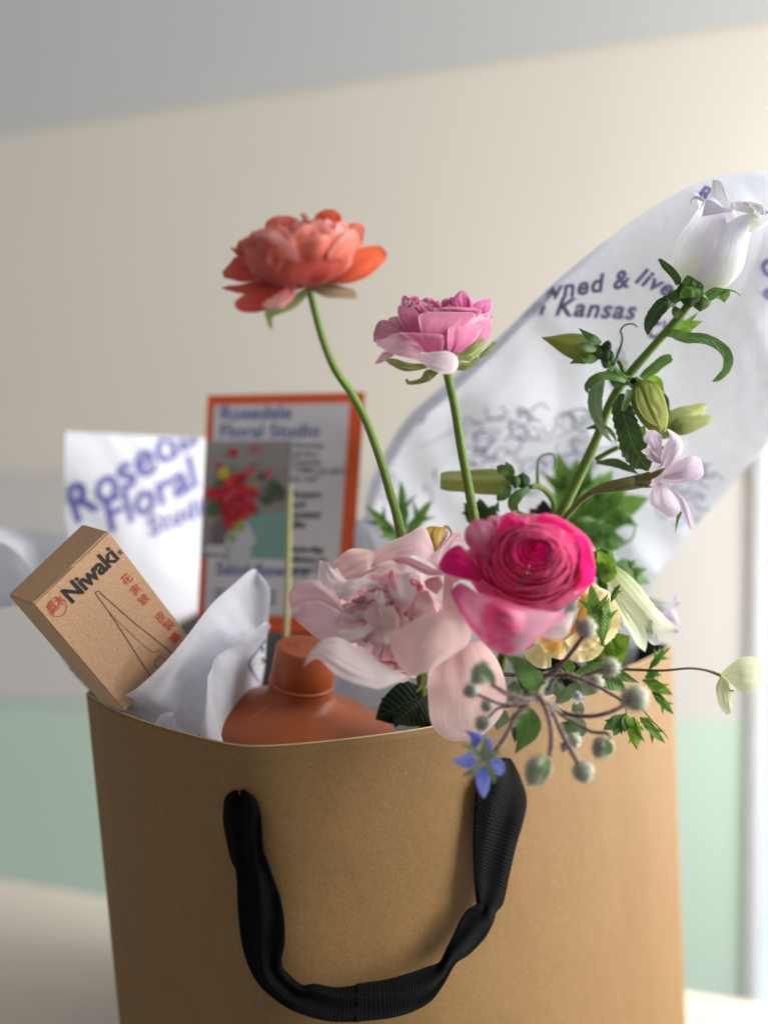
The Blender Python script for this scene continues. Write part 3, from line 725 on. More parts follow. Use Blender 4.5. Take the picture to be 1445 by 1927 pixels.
for i in range(26):
    a = R5.uniform(0, 6.28); r = R5.random() ** .5
    blob(.28 + .24 * r * math.cos(a), .41 + .10 * r * math.sin(a), R5.uniform(.006, .018), R5.uniform(.005, .012), R5.choice([m_pg, m_pg, m_pl, m_pd]), .0011 + i * .000005, 200 + i, 8)
m_blue = plain('blue_print_ink', (.13, .15, .36), .5); m_dg = plain('grey_print', (.10, .10, .11), .5)
CWm = (CC[1] - CC[0]).length; CHm = (CC[3] - CC[0]).length
def ctext(body, u, v, size, mat, bold=0, line=1.0):
    V, Fc = text_geo(body, size, bold, 0, 1.02, line)
    mesh('printed_text', [cuv(u + x / CWm, v - y / CHm, .0006) for x, y in V], Fc, mat, cd, None, False)
ctext('Rosedale\nFloral Studio', .09, .108, .0115, m_blue, .0002, .95)
ctext('Stunning\ngarden-\ninspired,\n\u201cOMG my god,\nfor me?\u201d', .575, .235, .0049, m_dg, .00008, 1.0)
ctext('flowers\nand\ncurated\ngifts', .575, .445, .0058, m_black, .00014, 1.0)
ctext('Same-day\ndelivery in\nKansas City', .565, .672, .0058, m_black, .00016, 1.0)
ctext('Send flowers', .11, .775, .0105, m_blue, .0002)
for v in (.835, .857, .879):
    for u0, u1 in ((.11, .17), (.185, .26), (.275, .33), (.36, .44), (.455, .52)):
        cpoly(cr4(u0, v, u1, v + .009), m_dg, 'printed_line', .0006)
st = thing('card_pick', P(541, 1195, .762), 'thin pale yellow plastic card stick standing in front of the card', 'card holder')
g = NT('pale_yellow_plastic'); m_pick = g.done(g.principled((.55, .52, .22), .35, .5, None, Transmission_Weight=.25))
ztube(ZI, [(546, 912, .775), (544, 1000, .772), (542, 1100, .768), (538, 1200, .764), (536, 1330, .76)], [5.2, 5.4, 5.6, 5.8, 5.8], m_pick, st, 'stick', 16, 12)

# ================================================================ ORANGE BOTTLE
m_bot = plain('orange_plastic', (.33, .080, .022), .42, .4, 500, .04, .06, Subsurface_Weight=.0)
m_cap = plain('orange_cap_plastic', (.36, .080, .020), .36, .45, 400, .03, .05)
ctop = P(*ZT(488, 488), .672)
tb = math.radians(17)
ax = (-UPV * math.cos(tb + PITCH * 0) + FWD * math.sin(tb)).normalized()
ax = (ax + RGT * (-.13)).normalized()
bt = thing('squeeze_bottle', ctop + ax * .17, 'matte orange plastic bottle with a round screw cap standing in the bag', 'bottle')
def lathe(profile, name, mat, parent, k=72, cone=None):
    s1 = ax.orthogonal().normalized(); s1 = RGT - ax * RGT.dot(ax); s1.normalize(); s2 = ax.cross(s1)
    V = []; Fc = []
    for h, r, fx in profile:
        for j in range(k):
            a = 2 * math.pi * j / k; V.append(ctop + ax * h + s1 * math.cos(a) * r * fx + s2 * math.sin(a) * r)
    for i in range(len(profile) - 1):
        for j in range(k): Fc.append((i * k + j, i * k + (j + 1) % k, (i + 1) * k + (j + 1) % k, (i + 1) * k + j))
    if profile[0][1] > 0.0: Fc.append(tuple(range(k)))
    return mesh(name, V, Fc, mat, parent)
mm = .001
cap = lathe([(0.0, .5 * mm, 1), (0, 13.2 * mm, 1), (.15 * mm, 13.9 * mm, 1), (.6 * mm, 14.4 * mm, 1), (1.4 * mm, 14.6 * mm, 1), (10 * mm, 15.1 * mm, 1), (17.8 * mm, 15.5 * mm, 1), (18.2 * mm, 15.3 * mm, 1), (18.3 * mm, 14.6 * mm, 1)], 'cap', m_cap, bt)
lathe([(18.4 * mm, 14 * mm, 1), (18.5 * mm, 15.6 * mm, 1), (19.0 * mm, 16.1 * mm, 1), (20.2 * mm, 16.2 * mm, 1), (20.7 * mm, 15.8 * mm, 1), (21.0 * mm, 15 * mm, 1)], 'collar', m_cap, bt)
pr = [(20, 15.0), (21.5, 15.6), (25, 16.0), (28, 17.5), (30.5, 21), (33, 26), (36, 31.5), (39.5, 36.5), (44, 40.5), (49, 43), (56, 44), (80, 44.5), (150, 44.5), (168, 42), (170, 38)]
prs = [tuple(crv(pr, i / 90)) for i in range(91)]
lathe([(h * mm, r * mm, 1.0 + .27 * max(0, min(1, (h - 24) / 14))) for h, r in prs], 'body', m_bot, bt)
# shade of the cap's embossed lettering, put into flat darker marks; mould line
s1 = (RGT - ax * RGT.dot(ax)).normalized(); s2 = ax.cross(s1); s2 = s2 if s2.dot(UPV) > 0 else -s2
V2, F2 = [], []
for k2 in range(26):
    a = k2 / 26 * 2 * math.pi
    for r_, w_ in ((.0085, .0004), (.0055, .0003)):
        b0 = len(V2)
        for dr, da in ((-.0007, -.045), (.0007, -.045), (.0007, .045 - .02 * (k2 % 3)), (-.0007, .045 - .02 * (k2 % 3))):
            V2.append(ctop - ax * .00012 + s1 * (r_ + dr) * math.cos(a + da) + s2 * (r_ + dr) * math.sin(a + da))
        F2.append((b0, b0 + 1, b0 + 2, b0 + 3))
mesh('embossed_ring_shade', V2, F2, plain('embossed_shadow', (.20, .045, .012), .5), cap, None, False)
bsh = None
for ch in bt.children:
    if ch.name.startswith('body'): bsh = bvh_of(ch)
V, Fc = stroke([ZT(222, 832), ZT(262, 805), ZT(310, 770)], 1.6, 14)
decal(bsh, V, Fc, plain('mould_line', (.62, .26, .12), .4), bt, 'mould_line', .0003)

# ================================================================ FLOWER MATERIALS
m_stem = stem_mat('green_stem', lin(88, 118, 40), lin(128, 158, 66)); m_stemd = stem_mat('dark_green_stem', lin(70, 98, 38), lin(112, 136, 62))
m_coral = petal_mat('coral_petal', lin(218, 88, 72), lin(242, 134, 116), lin(248, 172, 162), .34, .95, .45)
m_coralo = petal_mat('orange_coral_petal', lin(190, 60, 45), lin(236, 96, 48), lin(225, 120, 75), .36, .95, .45)
m_corald = petal_mat('dusky_coral_petal', lin(185, 66, 56), lin(218, 100, 88), lin(200, 110, 90), .30, .94, .5)
m_coralp = petal_mat('pale_coral_petal', lin(225, 110, 100), lin(245, 168, 160), lin(250, 190, 190), .3, .95, .3)
m_sep = leaf_mat('sepal_green', lin(110, 130, 60), lin(150, 158, 92), lin(175, 180, 120), .25)
m_seppk = petal_mat('sepal_beige', lin(120, 130, 80), lin(190, 160, 130), lin(165, 130, 95), .3)
m_pink = petal_mat('pink_petal', lin(222, 108, 158), lin(236, 150, 186), lin(252, 212, 226), .34, .94, .5)
m_pinkb = petal_mat('bright_pink_petal', lin(226, 100, 165), lin(242, 140, 195), lin(252, 200, 225), .38, .93, .4)
m_pinkd = petal_mat('dusty_pink_petal', lin(170, 90, 115), lin(205, 140, 160), lin(215, 165, 180), .3, .94, .4)
m_pinkl = petal_mat('pale_pink_petal', lin(232, 165, 190), lin(240, 200, 215), lin(248, 225, 232), .34, .95, .3)
m_pinkw = petal_mat('white_pink_petal', lin(240, 200, 215), lin(248, 232, 238), lin(250, 240, 244), .32, .96, .2)
m_mag = petal_mat('magenta_petal', lin(215, 0, 104), lin(246, 30, 140), lin(255, 190, 220), .45, .975, .3, tcol=lin(255, 50, 150))
m_magd = petal_mat('deep_magenta_petal', lin(205, 0, 100), lin(238, 10, 128), lin(254, 180, 214), .42, .965, .5)
m_magp = petal_mat('pale_magenta_petal', lin(220, 100, 150), lin(240, 178, 200), lin(235, 120, 165), .34, .93, .35, blot=(lin(222, 40, 120), 70, .8))
m_peo = petal_mat('blush_petal', lin(236, 184, 190), lin(246, 216, 220), lin(252, 232, 236), .34, .96, .28)
m_peow = petal_mat('white_blush_petal', lin(240, 212, 216), lin(248, 232, 234), lin(250, 240, 242), .36, .96, .2)
m_peob = petal_mat('beige_blush_petal', lin(240, 196, 194), lin(246, 214, 210), lin(250, 228, 224), .34, .96, .22)
m_peop = petal_mat('rosy_petal', lin(222, 130, 150), lin(246, 192, 202), lin(252, 222, 228), .34, .93, .35)
m_peod = petal_mat('deep_rose_petal', lin(190, 70, 100), lin(226, 130, 150), lin(244, 180, 195), .3, .9, .4)
m_carn = petal_mat('cream_yellow_petal', lin(244, 214, 140), lin(250, 236, 182), lin(252, 244, 208), .36, .95, .35)
m_carno = petal_mat('apricot_petal', lin(235, 160, 60), lin(246, 200, 110), lin(248, 215, 140), .36, .95, .35)
m_carny = petal_mat('mustard_petal', lin(190, 140, 50), lin(215, 180, 90), lin(225, 195, 110), .3, .95, .35)

def shell(C, T, v, w, Rr, Rz, th0, th1, phi, hw, mat, par, curl=0.05, ns=.03, name='petal', nu=12, nv=14, tip=.24, sid=0):
    R = random.Random(sid * 977 + int(phi * 100)); so = Vector((sid * 2.3, phi * 3, 0))
    def f(t, s):
        x = 2 * s - 1
        te = th1 * (1 - tip * abs(x) ** 2.6); th = th0 + (te - th0) * t
        wd = hw * (.62 + .38 * math.sin(math.pi * min(1, t * 1.15) * .5))
        a = phi + wd * x
        q = Vector((x * 1.5, t * 2, 0)) + so
        r = 1 + curl * t ** 5 + .035 * x + ns * noise.noise(q * 1.3) * (.3 + t) * 2 + .010 * noise.noise(q * 5) * t
        th += ns * .9 * noise.noise(q * 2.2 + Vector((9, 0, 0))) * t
        return C + (v * math.cos(a) + w * math.sin(a)) * (Rr * math.sin(th) * r) - T * (Rz * math.cos(th) * r)
    V, Fc, U = grid(f, nu, nv)
    return mesh(name, V, Fc, mat, par, U)
def bloom(C, T, Rr, Rz, layers, par, sid=0, k0=0.0):
    """layers: (n, radius scale, th0, th1, halfwidth, curl, material, ns)"""
    T = T.normalized(); v = T.orthogonal().normalized(); w = T.cross(v); n_ = 0; R = random.Random(sid)
    for li, (n, sc, th0, th1, hw, curl, mats, ns) in enumerate(layers):
        ph0 = li * 2.1 + k0
        for i in range(n):
            m = mats[R.randrange(len(mats))] if isinstance(mats, (list, tuple)) else mats
            k = R.uniform(.96, 1.05)
            shell(C, T, v, w, Rr * sc * k, Rz * sc * k * (1 if sc > .5 else 1.05), th0, th1 * R.uniform(.93, 1.06), ph0 + i * 2 * math.pi / n + R.uniform(-.15, .15), hw * R.uniform(.9, 1.1), m, par, curl, ns, sid=sid * 50 + n_); n_ += 1

# ================================================================ CORAL RANUNCULUS
c0 = P(*ZA(700, 385), .560)
cor = thing('ranunculus', P(757, 1008, .66), 'tall coral orange ranunculus in full bloom on a long curved green stem', 'flower', 'ranunculus flowers rising out of the bag')
T = (UPV * 1.0 - FWD * .22 - RGT * .05).normalized()
Rr, Rz = 104 * .56 / F, 74 * .56 / F
bloom(c0, T, Rr, Rz, [(6, 1.0, .2, 1.95, .72, .03, [m_coral, m_coral, m_corald], .04), (6, .96, .3, 2.15, .62, .02, [m_coral, m_coralp], .045), (7, .91, .4, 2.3, .55, .02, [m_coral, m_coral, m_coralp], .05), (7, .86, .4, 2.4, .5, .03, [m_coral, m_coralp], .05), (7, .80, .4, 2.45, .5, .03, [m_coral, m_coralp, m_coral], .06),
                      (5, .74, .5, 2.5, .6, 0, m_coral, .06), (5, .60, .6, 2.4, .6, .05, [m_coralp, m_coral], .07), (4, .38, .8, 2.1, .65, .1, m_coralp, .08), (3, .2, .8, 2.1, .7, 0, m_corald, .08)], cor, 1)
D = .560
petal(ZA, D, [(860, 640, 905, 655, -12, -8), (900, 565, 1085, 660, -14, -6, 3), (1070, 445, 1220, 612, -12, -4, 4), (1190, 372, 1330, 525, -8, -2, 3), (1305, 352, 1385, 465, -4, 0, 2), (1352, 362, 1392, 410, -3, -2)], m_coralo, cor)
petal(ZA, D, [(1000, 600, 1090, 610, 0, 2), (985, 380, 1185, 380, 2, 4, 2), (1040, 235, 1212, 250, 4, 6, 2), (1085, 180, 1216, 205, 5, 7, 1.5), (1130, 166, 1195, 176, 6, 7)], m_coral, cor)
petal(ZA, D, [(700, 672, 840, 672, -14, -14), (555, 640, 900, 645, -19, -17, 2), (505, 590, 980, 590, -21, -18, 3), (540, 535, 1040, 520, -22, -18, 3), (640, 500, 1050, 465, -22, -18, 2), (760, 480, 1000, 448, -22, -20)], m_corald, cor)
petal(ZA, D, [(500, 625, 640, 650, -14, -16), (300, 520, 540, 560, -14, -21, 3), (265, 400, 560, 470, -12, -22, 4), (270, 310, 600, 380, -8, -22, 4), (330, 235, 640, 330, -6, -20, 3), (400, 215, 620, 290, -8, -18)], m_coral, cor)
petal(ZA, D, [(600, 650, 900, 650, -18, -16), (480, 540, 1090, 530, -20, -14, 3), (440, 430, 1120, 430, -22, -12, 4), (520, 330, 1140, 340, -22, -10, 4), (640, 250, 1100, 230, -20, -8, 3), (760, 215, 1050, 150, -18, -8, 1)], m_coral, cor)
petal(ZA, D, [(800, 300, 1050, 300, -4, -4), (810, 200, 1040, 180, -4, -4), (820, 110, 1025, 105, -2, -2, 2), (880, 65, 990, 75, 0, 0, 1), (915, 57, 970, 58, 0, 0)], m_coralo, cor)
petal(ZA, D, [(400, 330, 660, 330, -2, 0), (415, 230, 660, 230, -2, 0), (430, 160, 690, 150, 0, 2, 2), (490, 118, 650, 122, 2, 4, 1), (540, 110, 620, 110, 3, 4)], m_corald, cor)
petal(ZA, D, [(730, 300, 810, 300, -6, -6), (740, 200, 800, 200, -8, -8), (705, 110, 770, 130, -8, -8, 1), (700, 88, 745, 95, -8, -8)], m_coralp, cor)
petal(ZA, D, [(620, 330, 780, 330, -8, -8), (610, 250, 780, 250, -10, -10), (625, 195, 790, 190, -9, -9, 1.5), (660, 170, 740, 160, -8, -8)], m_coralp, cor)
for rw, m in (([(480, 545, 470, 640, 0, 0), (330, 440, 350, 628, 2, 2, 3), (190, 440, 235, 640, 4, 3, 3), (140, 490, 150, 618, 5, 4, 2), (78, 556, 88, 602, 6, 6)], m_corald),
              ([(280, 400, 240, 460, 4, 4), (200, 380, 200, 430, 5, 5, 1), (140, 358, 148, 375, 6, 6)], m_corald),
              ([(300, 360, 250, 420, 4, 4), (215, 305, 190, 370, 5, 5, 1), (262, 300, 192, 345, 5, 5)], m_coral),
              ([(500, 620, 540, 705, -6, -6), (330, 632, 335, 738, -4, -4, 3), (230, 660, 222, 735, -2, -2, 2), (130, 672, 125, 712, 0, 0, 1), (70, 688, 78, 697, 1, 1)], m_corald),
              ([(560, 670, 640, 745, -10, -10), (410, 700, 470, 850, -9, -8, 3), (260, 735, 350, 882, -7, -6, 3), (190, 785, 240, 875, -5, -5, 2), (172, 815, 190, 850, -4, -4)], m_corald),
              ([(590, 690, 672, 690, -18, -16), (470, 765, 655, 755, -18, -15, 2), (400, 818, 570, 845, -17, -14, 2), (430, 850, 520, 852, -16, -14)], m_coralp)):
    petal(ZA, D, rw, m, cor)
petal(ZA, D, [(745, 680, 772, 740, -8, -6), (605, 770, 650, 855, -9, -8, 1), (430, 862, 492, 918, -10, -10, 1), (432, 945, 482, 962, -11, -11, .5), (458, 1012, 478, 1024, -11, -11)], m_sep, cor, 'sepal', .4)
petal(ZA, D, [(790, 715, 820, 655, -8, -4), (915, 765, 955, 655, -10, -4, 1), (1050, 770, 1095, 688, -9, -4, 1), (1150, 772, 1140, 705, -8, -5, .5), (1166, 768, 1160, 745, -7, -6)], m_seppk, cor, 'sepal', .4)
ztube(ZI, [(580, 530, .562), (584, 550, .563), (606, 633, .572), (630, 693, .582), (662, 741, .592), (690, 795, .602), (716, 866, .615), (735, 930, .628), (749, 980, .642), (762, 1060, .66), (770, 1200, .68)], [9.5, 7.4, 7.4, 7.6, 7.8, 8, 8.2, 8.6, 9, 9, 9], m_stem, cor, 'stem', 60, 12, 500, m_stem, .5)

# ================================================================ PINK RANUNCULUS
D = .622
pk = thing('ranunculus', P(893, 985, .66), 'smaller light pink ranunculus with curled green sepals on a straight green stem', 'flower', 'ranunculus flowers rising out of the bag')
c0 = P(*ZB(800, 430), .626); T = (UPV - FWD * .22 + RGT * .06).normalized()
Rr, Rz = 85 * D / F, 60 * D / F
bloom(c0, T, Rr, Rz, [(5, 1.0, .3, 1.95, .72, 0, m_pink, .05), (6, .92, .4, 2.15, .6, 0, [m_pink, m_pinkb], .07), (7, .82, .5, 2.3, .5, .05, [m_pinkb, m_pink], .09), (7, .72, .6, 2.4, .45, .08, [m_pink, m_pinkl], .10), (7, .62, .6, 2.45, .42, .1, [m_pinkb, m_pinkl], .12),
                      (6, .50, .7, 2.5, .42, .1, [m_pinkb, m_pink], .13), (5, .36, .8, 2.5, .5, .15, [m_pinkl, m_pinkb], .14), (4, .2, .8, 2.1, .5, .1, m_pinkb, .12)], pk, 2)
for rw, m, b in (
    ([(430, 545, 560, 565, -16, -19), (358, 440, 552, 440, -14, -19, 2), (322, 340, 537, 345, -10, -18, 2), (325, 270, 490, 290, -8, -16, 2), (350, 245, 430, 262, -8, -13)], m_pink, 0),
    ([(640, 650, 860, 730, -21, -20), (572, 520, 910, 570, -23, -21, 2), (542, 410, 1080, 430, -21, -16, 3), (552, 348, 1145, 350, -18, -12, 3), (640, 322, 1095, 317, -16, -12, 1)], m_pink, 0),
    ([(850, 742, 960, 748, -21, -19), (845, 640, 1120, 625, -24, -14, 2), (848, 530, 1200, 500, -24, -9, 3), (868, 478, 1250, 395, -22, -6, 2), (1000, 425, 1290, 345, -16, -4, 2), (1200, 340, 1288, 320, -8, -4)], m_pink, 0),
    ([(610, 742, 790, 720, -24, -25), (530, 665, 806, 640, -26, -28, 2), (455, 590, 803, 585, -27, -29, 2), (380, 540, 770, 550, -26, -28, 2), (330, 532, 560, 540, -24, -26, 0)], m_pink, 0),
    ([(440, 545, 480, 620, -24, -26), (345, 530, 380, 600, -23, -25, 1), (296, 560, 300, 590, -22, -23)], m_pinkl, 0),
    ([(640, 640, 560, 760, -24, -24), (440, 545, 415, 790, -22, -28, 3), (300, 540, 260, 752, -18, -26, 4), (170, 590, 170, 705, -14, -20, 3), (90, 600, 100, 660, -10, -12)], m_pinkl, 0),
    ([(470, 540, 420, 620, -14, -20), (330, 470, 280, 590, -8, -18, 3), (210, 400, 170, 600, -4, -14, 4), (120, 420, 90, 630, -4, -10, 3), (68, 540, 72, 620, -6, -8)], m_pinkd, 0),
    ([(420, 510, 380, 520, -4, -6), (330, 370, 290, 480, 2, -2, 2), (240, 375, 220, 400, 4, 2)], m_pinkl, 0),
    ([(400, 784, 440, 800, -24, -24), (500, 768, 510, 815, -27, -28, 1), (600, 748, 600, 875, -30, -31, 1.5), (720, 735, 700, 932, -32, -32, 1.5), (840, 727, 810, 962, -32, -32, 1), (925, 765, 900, 950, -31, -31, .5), (962, 840, 952, 895, -29, -29)], m_pinkw, 0),
    ([(280, 740, 280, 775, -14, -14), (180, 730, 160, 850, -12, -12, 1), (120, 800, 75, 866, -12, -12)], m_pinkl, 0),
    ([(1220, 500, 1260, 430, -2, 0), (1240, 400, 1300, 390, -1, 1, .5), (1280, 325, 1330, 350, 0, 2)], m_pink, 0),
    ([(1090, 340, 1230, 345, -10, -4), (1070, 272, 1300, 290, -10, -3, 2), (1150, 215, 1308, 200, -9, -3, 2), (1260, 182, 1308, 170, -6, -4)], m_pinkb, 0),
    ([(930, 290, 1110, 280, -12, -10), (900, 190, 1105, 200, -12, -9, 2), (950, 120, 1060, 140, -11, -9, 1.5), (985, 92, 1015, 98, -11, -10)], m_pinkb, 0),
    ([(720, 300, 1190, 330, -14, -9), (740, 285, 1200, 310, -15, -9, 2), (850, 262, 1120, 275, -14, -10, 1)], m_pink, 0),
    ([(550, 340, 700, 300, -12, -12), (480, 262, 650, 260, -12, -10, 1), (560, 245, 620, 250, -11, -10)], m_pink, 0)):
    petal(ZB, D, rw, m, pk, ruf=.5)
R = random.Random(11)
for i in range(16):
    x, y = R.uniform(430, 1050), R.uniform(140, 215); l = R.uniform(90, 150); wd = R.uniform(90, 160); dd = R.uniform(-9, 8)
    petal(ZB, D, [(x - wd * .4, y + l, x + wd * .4, y + l, dd, dd), (x - wd * .6, y + l * .4, x + wd * .6, y + l * .4, dd, dd, 1.5), (x - wd * .35, y, x + wd * .35, y + R.uniform(-12, 12), dd - 1, dd, .5)], R.choice([m_pinkb, m_pinkl, m_pink]), pk, ruf=2.4, rf=260, nu=18, nv=12)
for rw in ([(640, 905, 600, 860, -16, -18), (420, 940, 440, 850, -20, -19, 2), (260, 880, 290, 805, -18, -17, 2), (192, 825, 205, 812, -16, -16)],
           [(750, 955, 690, 915, -18, -18), (660, 1035, 610, 930, -19, -19, 2), (540, 1075, 560, 1010, -18, -18, 1.5), (430, 1078, 450, 1040, -16, -16, 1), (400, 1030, 425, 1012, -15, -15)],
           [(950, 770, 980, 825, -14, -16), (1060, 690, 1110, 830, -10, -14, 3), (1160, 600, 1185, 765, -6, -8, 2), (1200, 572, 1228, 600, -5, -5)],
           [(955, 830, 940, 930, -18, -18), (1060, 850, 1040, 925, -17, -17, 1.5), (1125, 800, 1160, 850, -15, -15, 1), (1145, 783, 1168, 800, -15, -15)],
           [(1165, 770, 1180, 808, -6, -8), (1250, 700, 1275, 750, -5, -5, 1), (1320, 622, 1355, 640, -4, -4)],
           [(940, 750, 960, 850, -20, -20), (1000, 830, 975, 900, -18, -18, 1)]):
    petal(ZB, D, rw, m_sep, pk, 'sepal', .3)
ztube(ZI, [(838, 680, .60), (843, 708, .604), (856, 770, .61), (868, 845, .62), (880, 910, .632), (892, 975, .645), (905, 1060, .66), (915, 1200, .68)], [10, 8.8, 8.6, 8.6, 9, 9.4, 9.6, 9.6], m_stem, pk, 'stem', 40, 12, 300, m_stem, .5)

# ================================================================ PEONY
D = .600
pe = thing('peony', P(760, 1300, .66), 'large blush pink peony with ruffled centre resting on the bag rim', 'flower')
c0 = P(*ZP(740, 640), .618); T = (-FWD * .8 + UPV * .55 + RGT * .05).normalized()
bloom(c0 + FWD * .004, T, 126 * .61 / F, 62 * .61 / F, [(9, 1.0, .1, 1.42, .5, .10, [m_peo, m_peow, m_peob], .10)], pe, 15)
bloom(c0, T, 108 * .61 / F, 80 * .61 / F, [(7, 1.0, .1, 1.45, .62, .08, [m_peo, m_peob], .06), (7, .86, .1, 1.5, .55, .05, [m_peo, m_peop], .08)], pe, 5)
R = random.Random(21)
for i in range(95):
    a = R.uniform(0, 2 * math.pi); r = math.sqrt(R.random())
    x, y = 770 + 320 * r * math.cos(a), 650 + 230 * r * math.sin(a)
    dx, dy = (x - 960) , (y - 430); L = math.hypot(dx, dy) + 1; dx, dy = dx / L, dy / L
    l = R.uniform(70, 150); wd = R.uniform(40, 120); dd = -15 + 18 * r + R.uniform(-7, 4)
    px_, py_ = -dy, dx
    tx, ty = x - dx * l * .6 + R.uniform(-20, 20), y - dy * l * .6
    m = m_peod if L < 110 else (m_peop if L < 260 else R.choice([m_peo, m_peow, m_peob, m_peop]))
    petal(ZP, D, [(x - px_ * wd * .3 + dx * l * .5, y - py_ * wd * .3 + dy * l * .5, x + px_ * wd * .3 + dx * l * .5, y + py_ * wd * .3 + dy * l * .5, dd + 6, dd + 6),
                  (x - px_ * wd * .5, y - py_ * wd * .5, x + px_ * wd * .5, y + py_ * wd * .5, dd, dd, 3), (tx - px_ * wd * .42, ty - py_ * wd * .42, tx + px_ * wd * .42, ty + py_ * wd * .42, dd - 4, dd - 4, 2),
                  (tx - dx * 20 - px_ * wd * .2, ty - dy * 20 - py_ * wd * .2, tx - dx * 20 + px_ * wd * .2, ty - dy * 20 + py_ * wd * .2, dd - 4, dd - 4)], m, pe, ruf=3.0, rf=230, nu=16, nv=16)
for rw, m in (
    ([(630, 285, 640, 322, 6, 4), (680, 205, 745, 288, 8, 2, 2), (800, 132, 850, 246, 6, -2, 5), (905, 82, 945, 242, 6, -3, 5), (1005, 44, 1030, 275, 6, -2, 3), (1060, 150, 1080, 225, 4, 0)], m_peo),
    ([(1250, 78, 1268, 150, 8, 6), (1190, 95, 1205, 165, 6, 4, 1), (1110, 180, 1125, 262, 2, 0, 2), (1025, 260, 1115, 365, -2, -4, 2)], m_peo),
    ([(388, 282, 475, 402, 4, 2), (480, 204, 530, 400, 4, 0, 4), (600, 190, 610, 352, 4, 0, 4), (682, 196, 640, 322, 4, 2, 1)], m_peob),
    ([(75, 510, 100, 600, 4, 4), (140, 430, 175, 585, 2, 2, 5), (230, 402, 310, 570, 0, 0, 6), (320, 430, 430, 615, 0, -4, 4), (430, 520, 470, 625, -2, -6)], m_peo),
    ([(296, 266, 355, 284, -2, -4), (285, 330, 415, 345, -3, -5, 2), (290, 405, 478, 412, -4, -6, 3), (370, 478, 475, 440, -6, -8)], m_peow),
    ([(112, 645, 120, 660, -8, -8), (180, 570, 200, 738, -8, -4, 4), (272, 550, 305, 812, -10, -2, 8), (385, 590, 430, 800, -12, -4, 8), (500, 640, 560, 745, -12, -6, 3), (600, 640, 620, 700, -8, -6)], m_peo),
    ([(600, 560, 640, 540, -10, -10), (480, 590, 430, 660, -12, -10, 2), (470, 700, 400, 720, -14, -10, 4), (600, 690, 560, 755, -14, -10, 2)], m_peob),
    ([(385, 455, 405, 500, -14, -14), (495, 402, 470, 556, -15, -18, 4), (560, 392, 505, 552, -15, -18, 4), (620, 388, 560, 470, -14, -16, 3), (695, 412, 690, 430, -12, -12)], m_peow),
    ([(540, 385, 470, 420, -8, -8), (680, 305, 640, 350, -8, -8, 2), (760, 275, 830, 310, -8, -10, 1)], m_peo),
    ([(775, 258, 830, 300, -12, -12), (880, 243, 880, 300, -13, -14, 2), (1000, 285, 975, 345, -13, -14, 2), (1070, 320, 1040, 372, -12, -13, 1), (1138, 352, 1130, 378, -10, -10)], m_peop),
    ([(760, 360, 790, 320, -10, -10), (750, 420, 820, 400, -13, -13, 3), (775, 500, 840, 480, -12, -12, 1)], m_peop),
    ([(880, 345, 912, 350, -20, -20), (825, 385, 910, 420, -20, -20, 1), (820, 470, 950, 450, -19, -19, 2), (830, 540, 940, 520, -17, -17, 3), (850, 620, 900, 600, -14, -14)], m_peow),
    ([(757, 450, 765, 445, -18, -18), (780, 510, 830, 500, -18, -18, 1), (820, 530, 850, 520, -16, -16)], m_peow),
    ([(640, 560, 700, 545, -18, -18), (598, 620, 720, 620, -18, -18, 3), (600, 670, 720, 680, -16, -16, 3), (650, 730, 720, 780, -12, -12)], m_peob),
    ([(700, 585, 790, 572, -22, -22), (700, 630, 835, 660, -22, -21, 3), (730, 720, 830, 730, -20, -18, 3), (722, 800, 790, 800, -16, -14, 1), (740, 850, 760, 850, -14, -14)], m_peob),
    ([(680, 470, 730, 480, -20, -20), (670, 530, 742, 560, -20, -20, 2), (740, 620, 700, 600, -18, -18)], m_peow),
    ([(415, 768, 430, 812, -20, -20), (450, 744, 500, 822, -21, -20, 2), (560, 735, 580, 795, -20, -18, 2), (660, 680, 660, 740, -16, -14)], m_peow),
    ([(1005, 410, 1040, 390, -14, -14), (1020, 460, 1110, 380, -16, -14, 2), (1090, 500, 1135, 440, -14, -12, 1)], m_peop),
    ([(960, 500, 1030, 470, -14, -14), (930, 560, 1070, 560, -15, -14, 4), (960, 620, 1050, 660, -13, -12, 1)], m_peo),
    ([(1140, 360, 1260, 400, -10, -10), (1130, 480, 1200, 460, -10, -10, 2), (1128, 610, 1270, 680, -12, -12, 2)], m_peob),
    ([(768, 765, 785, 900, -22, -20), (845, 722, 835, 985, -26, -24, 6), (980, 665, 930, 1056, -30, -26, 9), (1065, 632, 1060, 1003, -30, -26, 10), (1155, 610, 1175, 935, -28, -24, 9), (1270, 665, 1285, 850, -24, -20, 5), (1328, 745, 1318, 800, -20, -18)], m_peob),
    ([(183, 988, 186, 992, -30, -30), (250, 868, 240, 948, -30, -32, 1), (330, 804, 290, 935, -30, -34, 3), (420, 797, 390, 1028, -30, -38, 5), (545, 860, 520, 1108, -28, -38, 7), (690, 950, 690, 1142, -26, -34, 7), (800, 1010, 790, 1110, -24, -28, 4), (893, 1055, 880, 1070, -22, -22)], m_peow)):
    petal(ZP, D, rw, m, pe, ruf=1.8, rf=130, nu=26, nv=30, wr=.0010)
petal(ZI, D, [(830, 1222, 905, 1205, 0, 4), (806, 1270, 935, 1240, -6, 4, 6), (806, 1320, 952, 1290, -10, 0, 9), (812, 1362, 948, 1335, -14, -4, 9), (835, 1388, 915, 1378, -14, -6, 5), (855, 1396, 885, 1393, -12, -8)], m_peob, pe, ruf=1.4, nu=16, nv=24)
leaf(ZI, [(800, 1265, .598), (798, 1285, .594), (782, 1304, .592)], 12, m_sep, pe, 'sepal')
ztube(ZI, [(770, 1180, .64), (790, 1260, .655), (800, 1400, .67)], [9, 9, 9], m_stem, pe, 'stem')

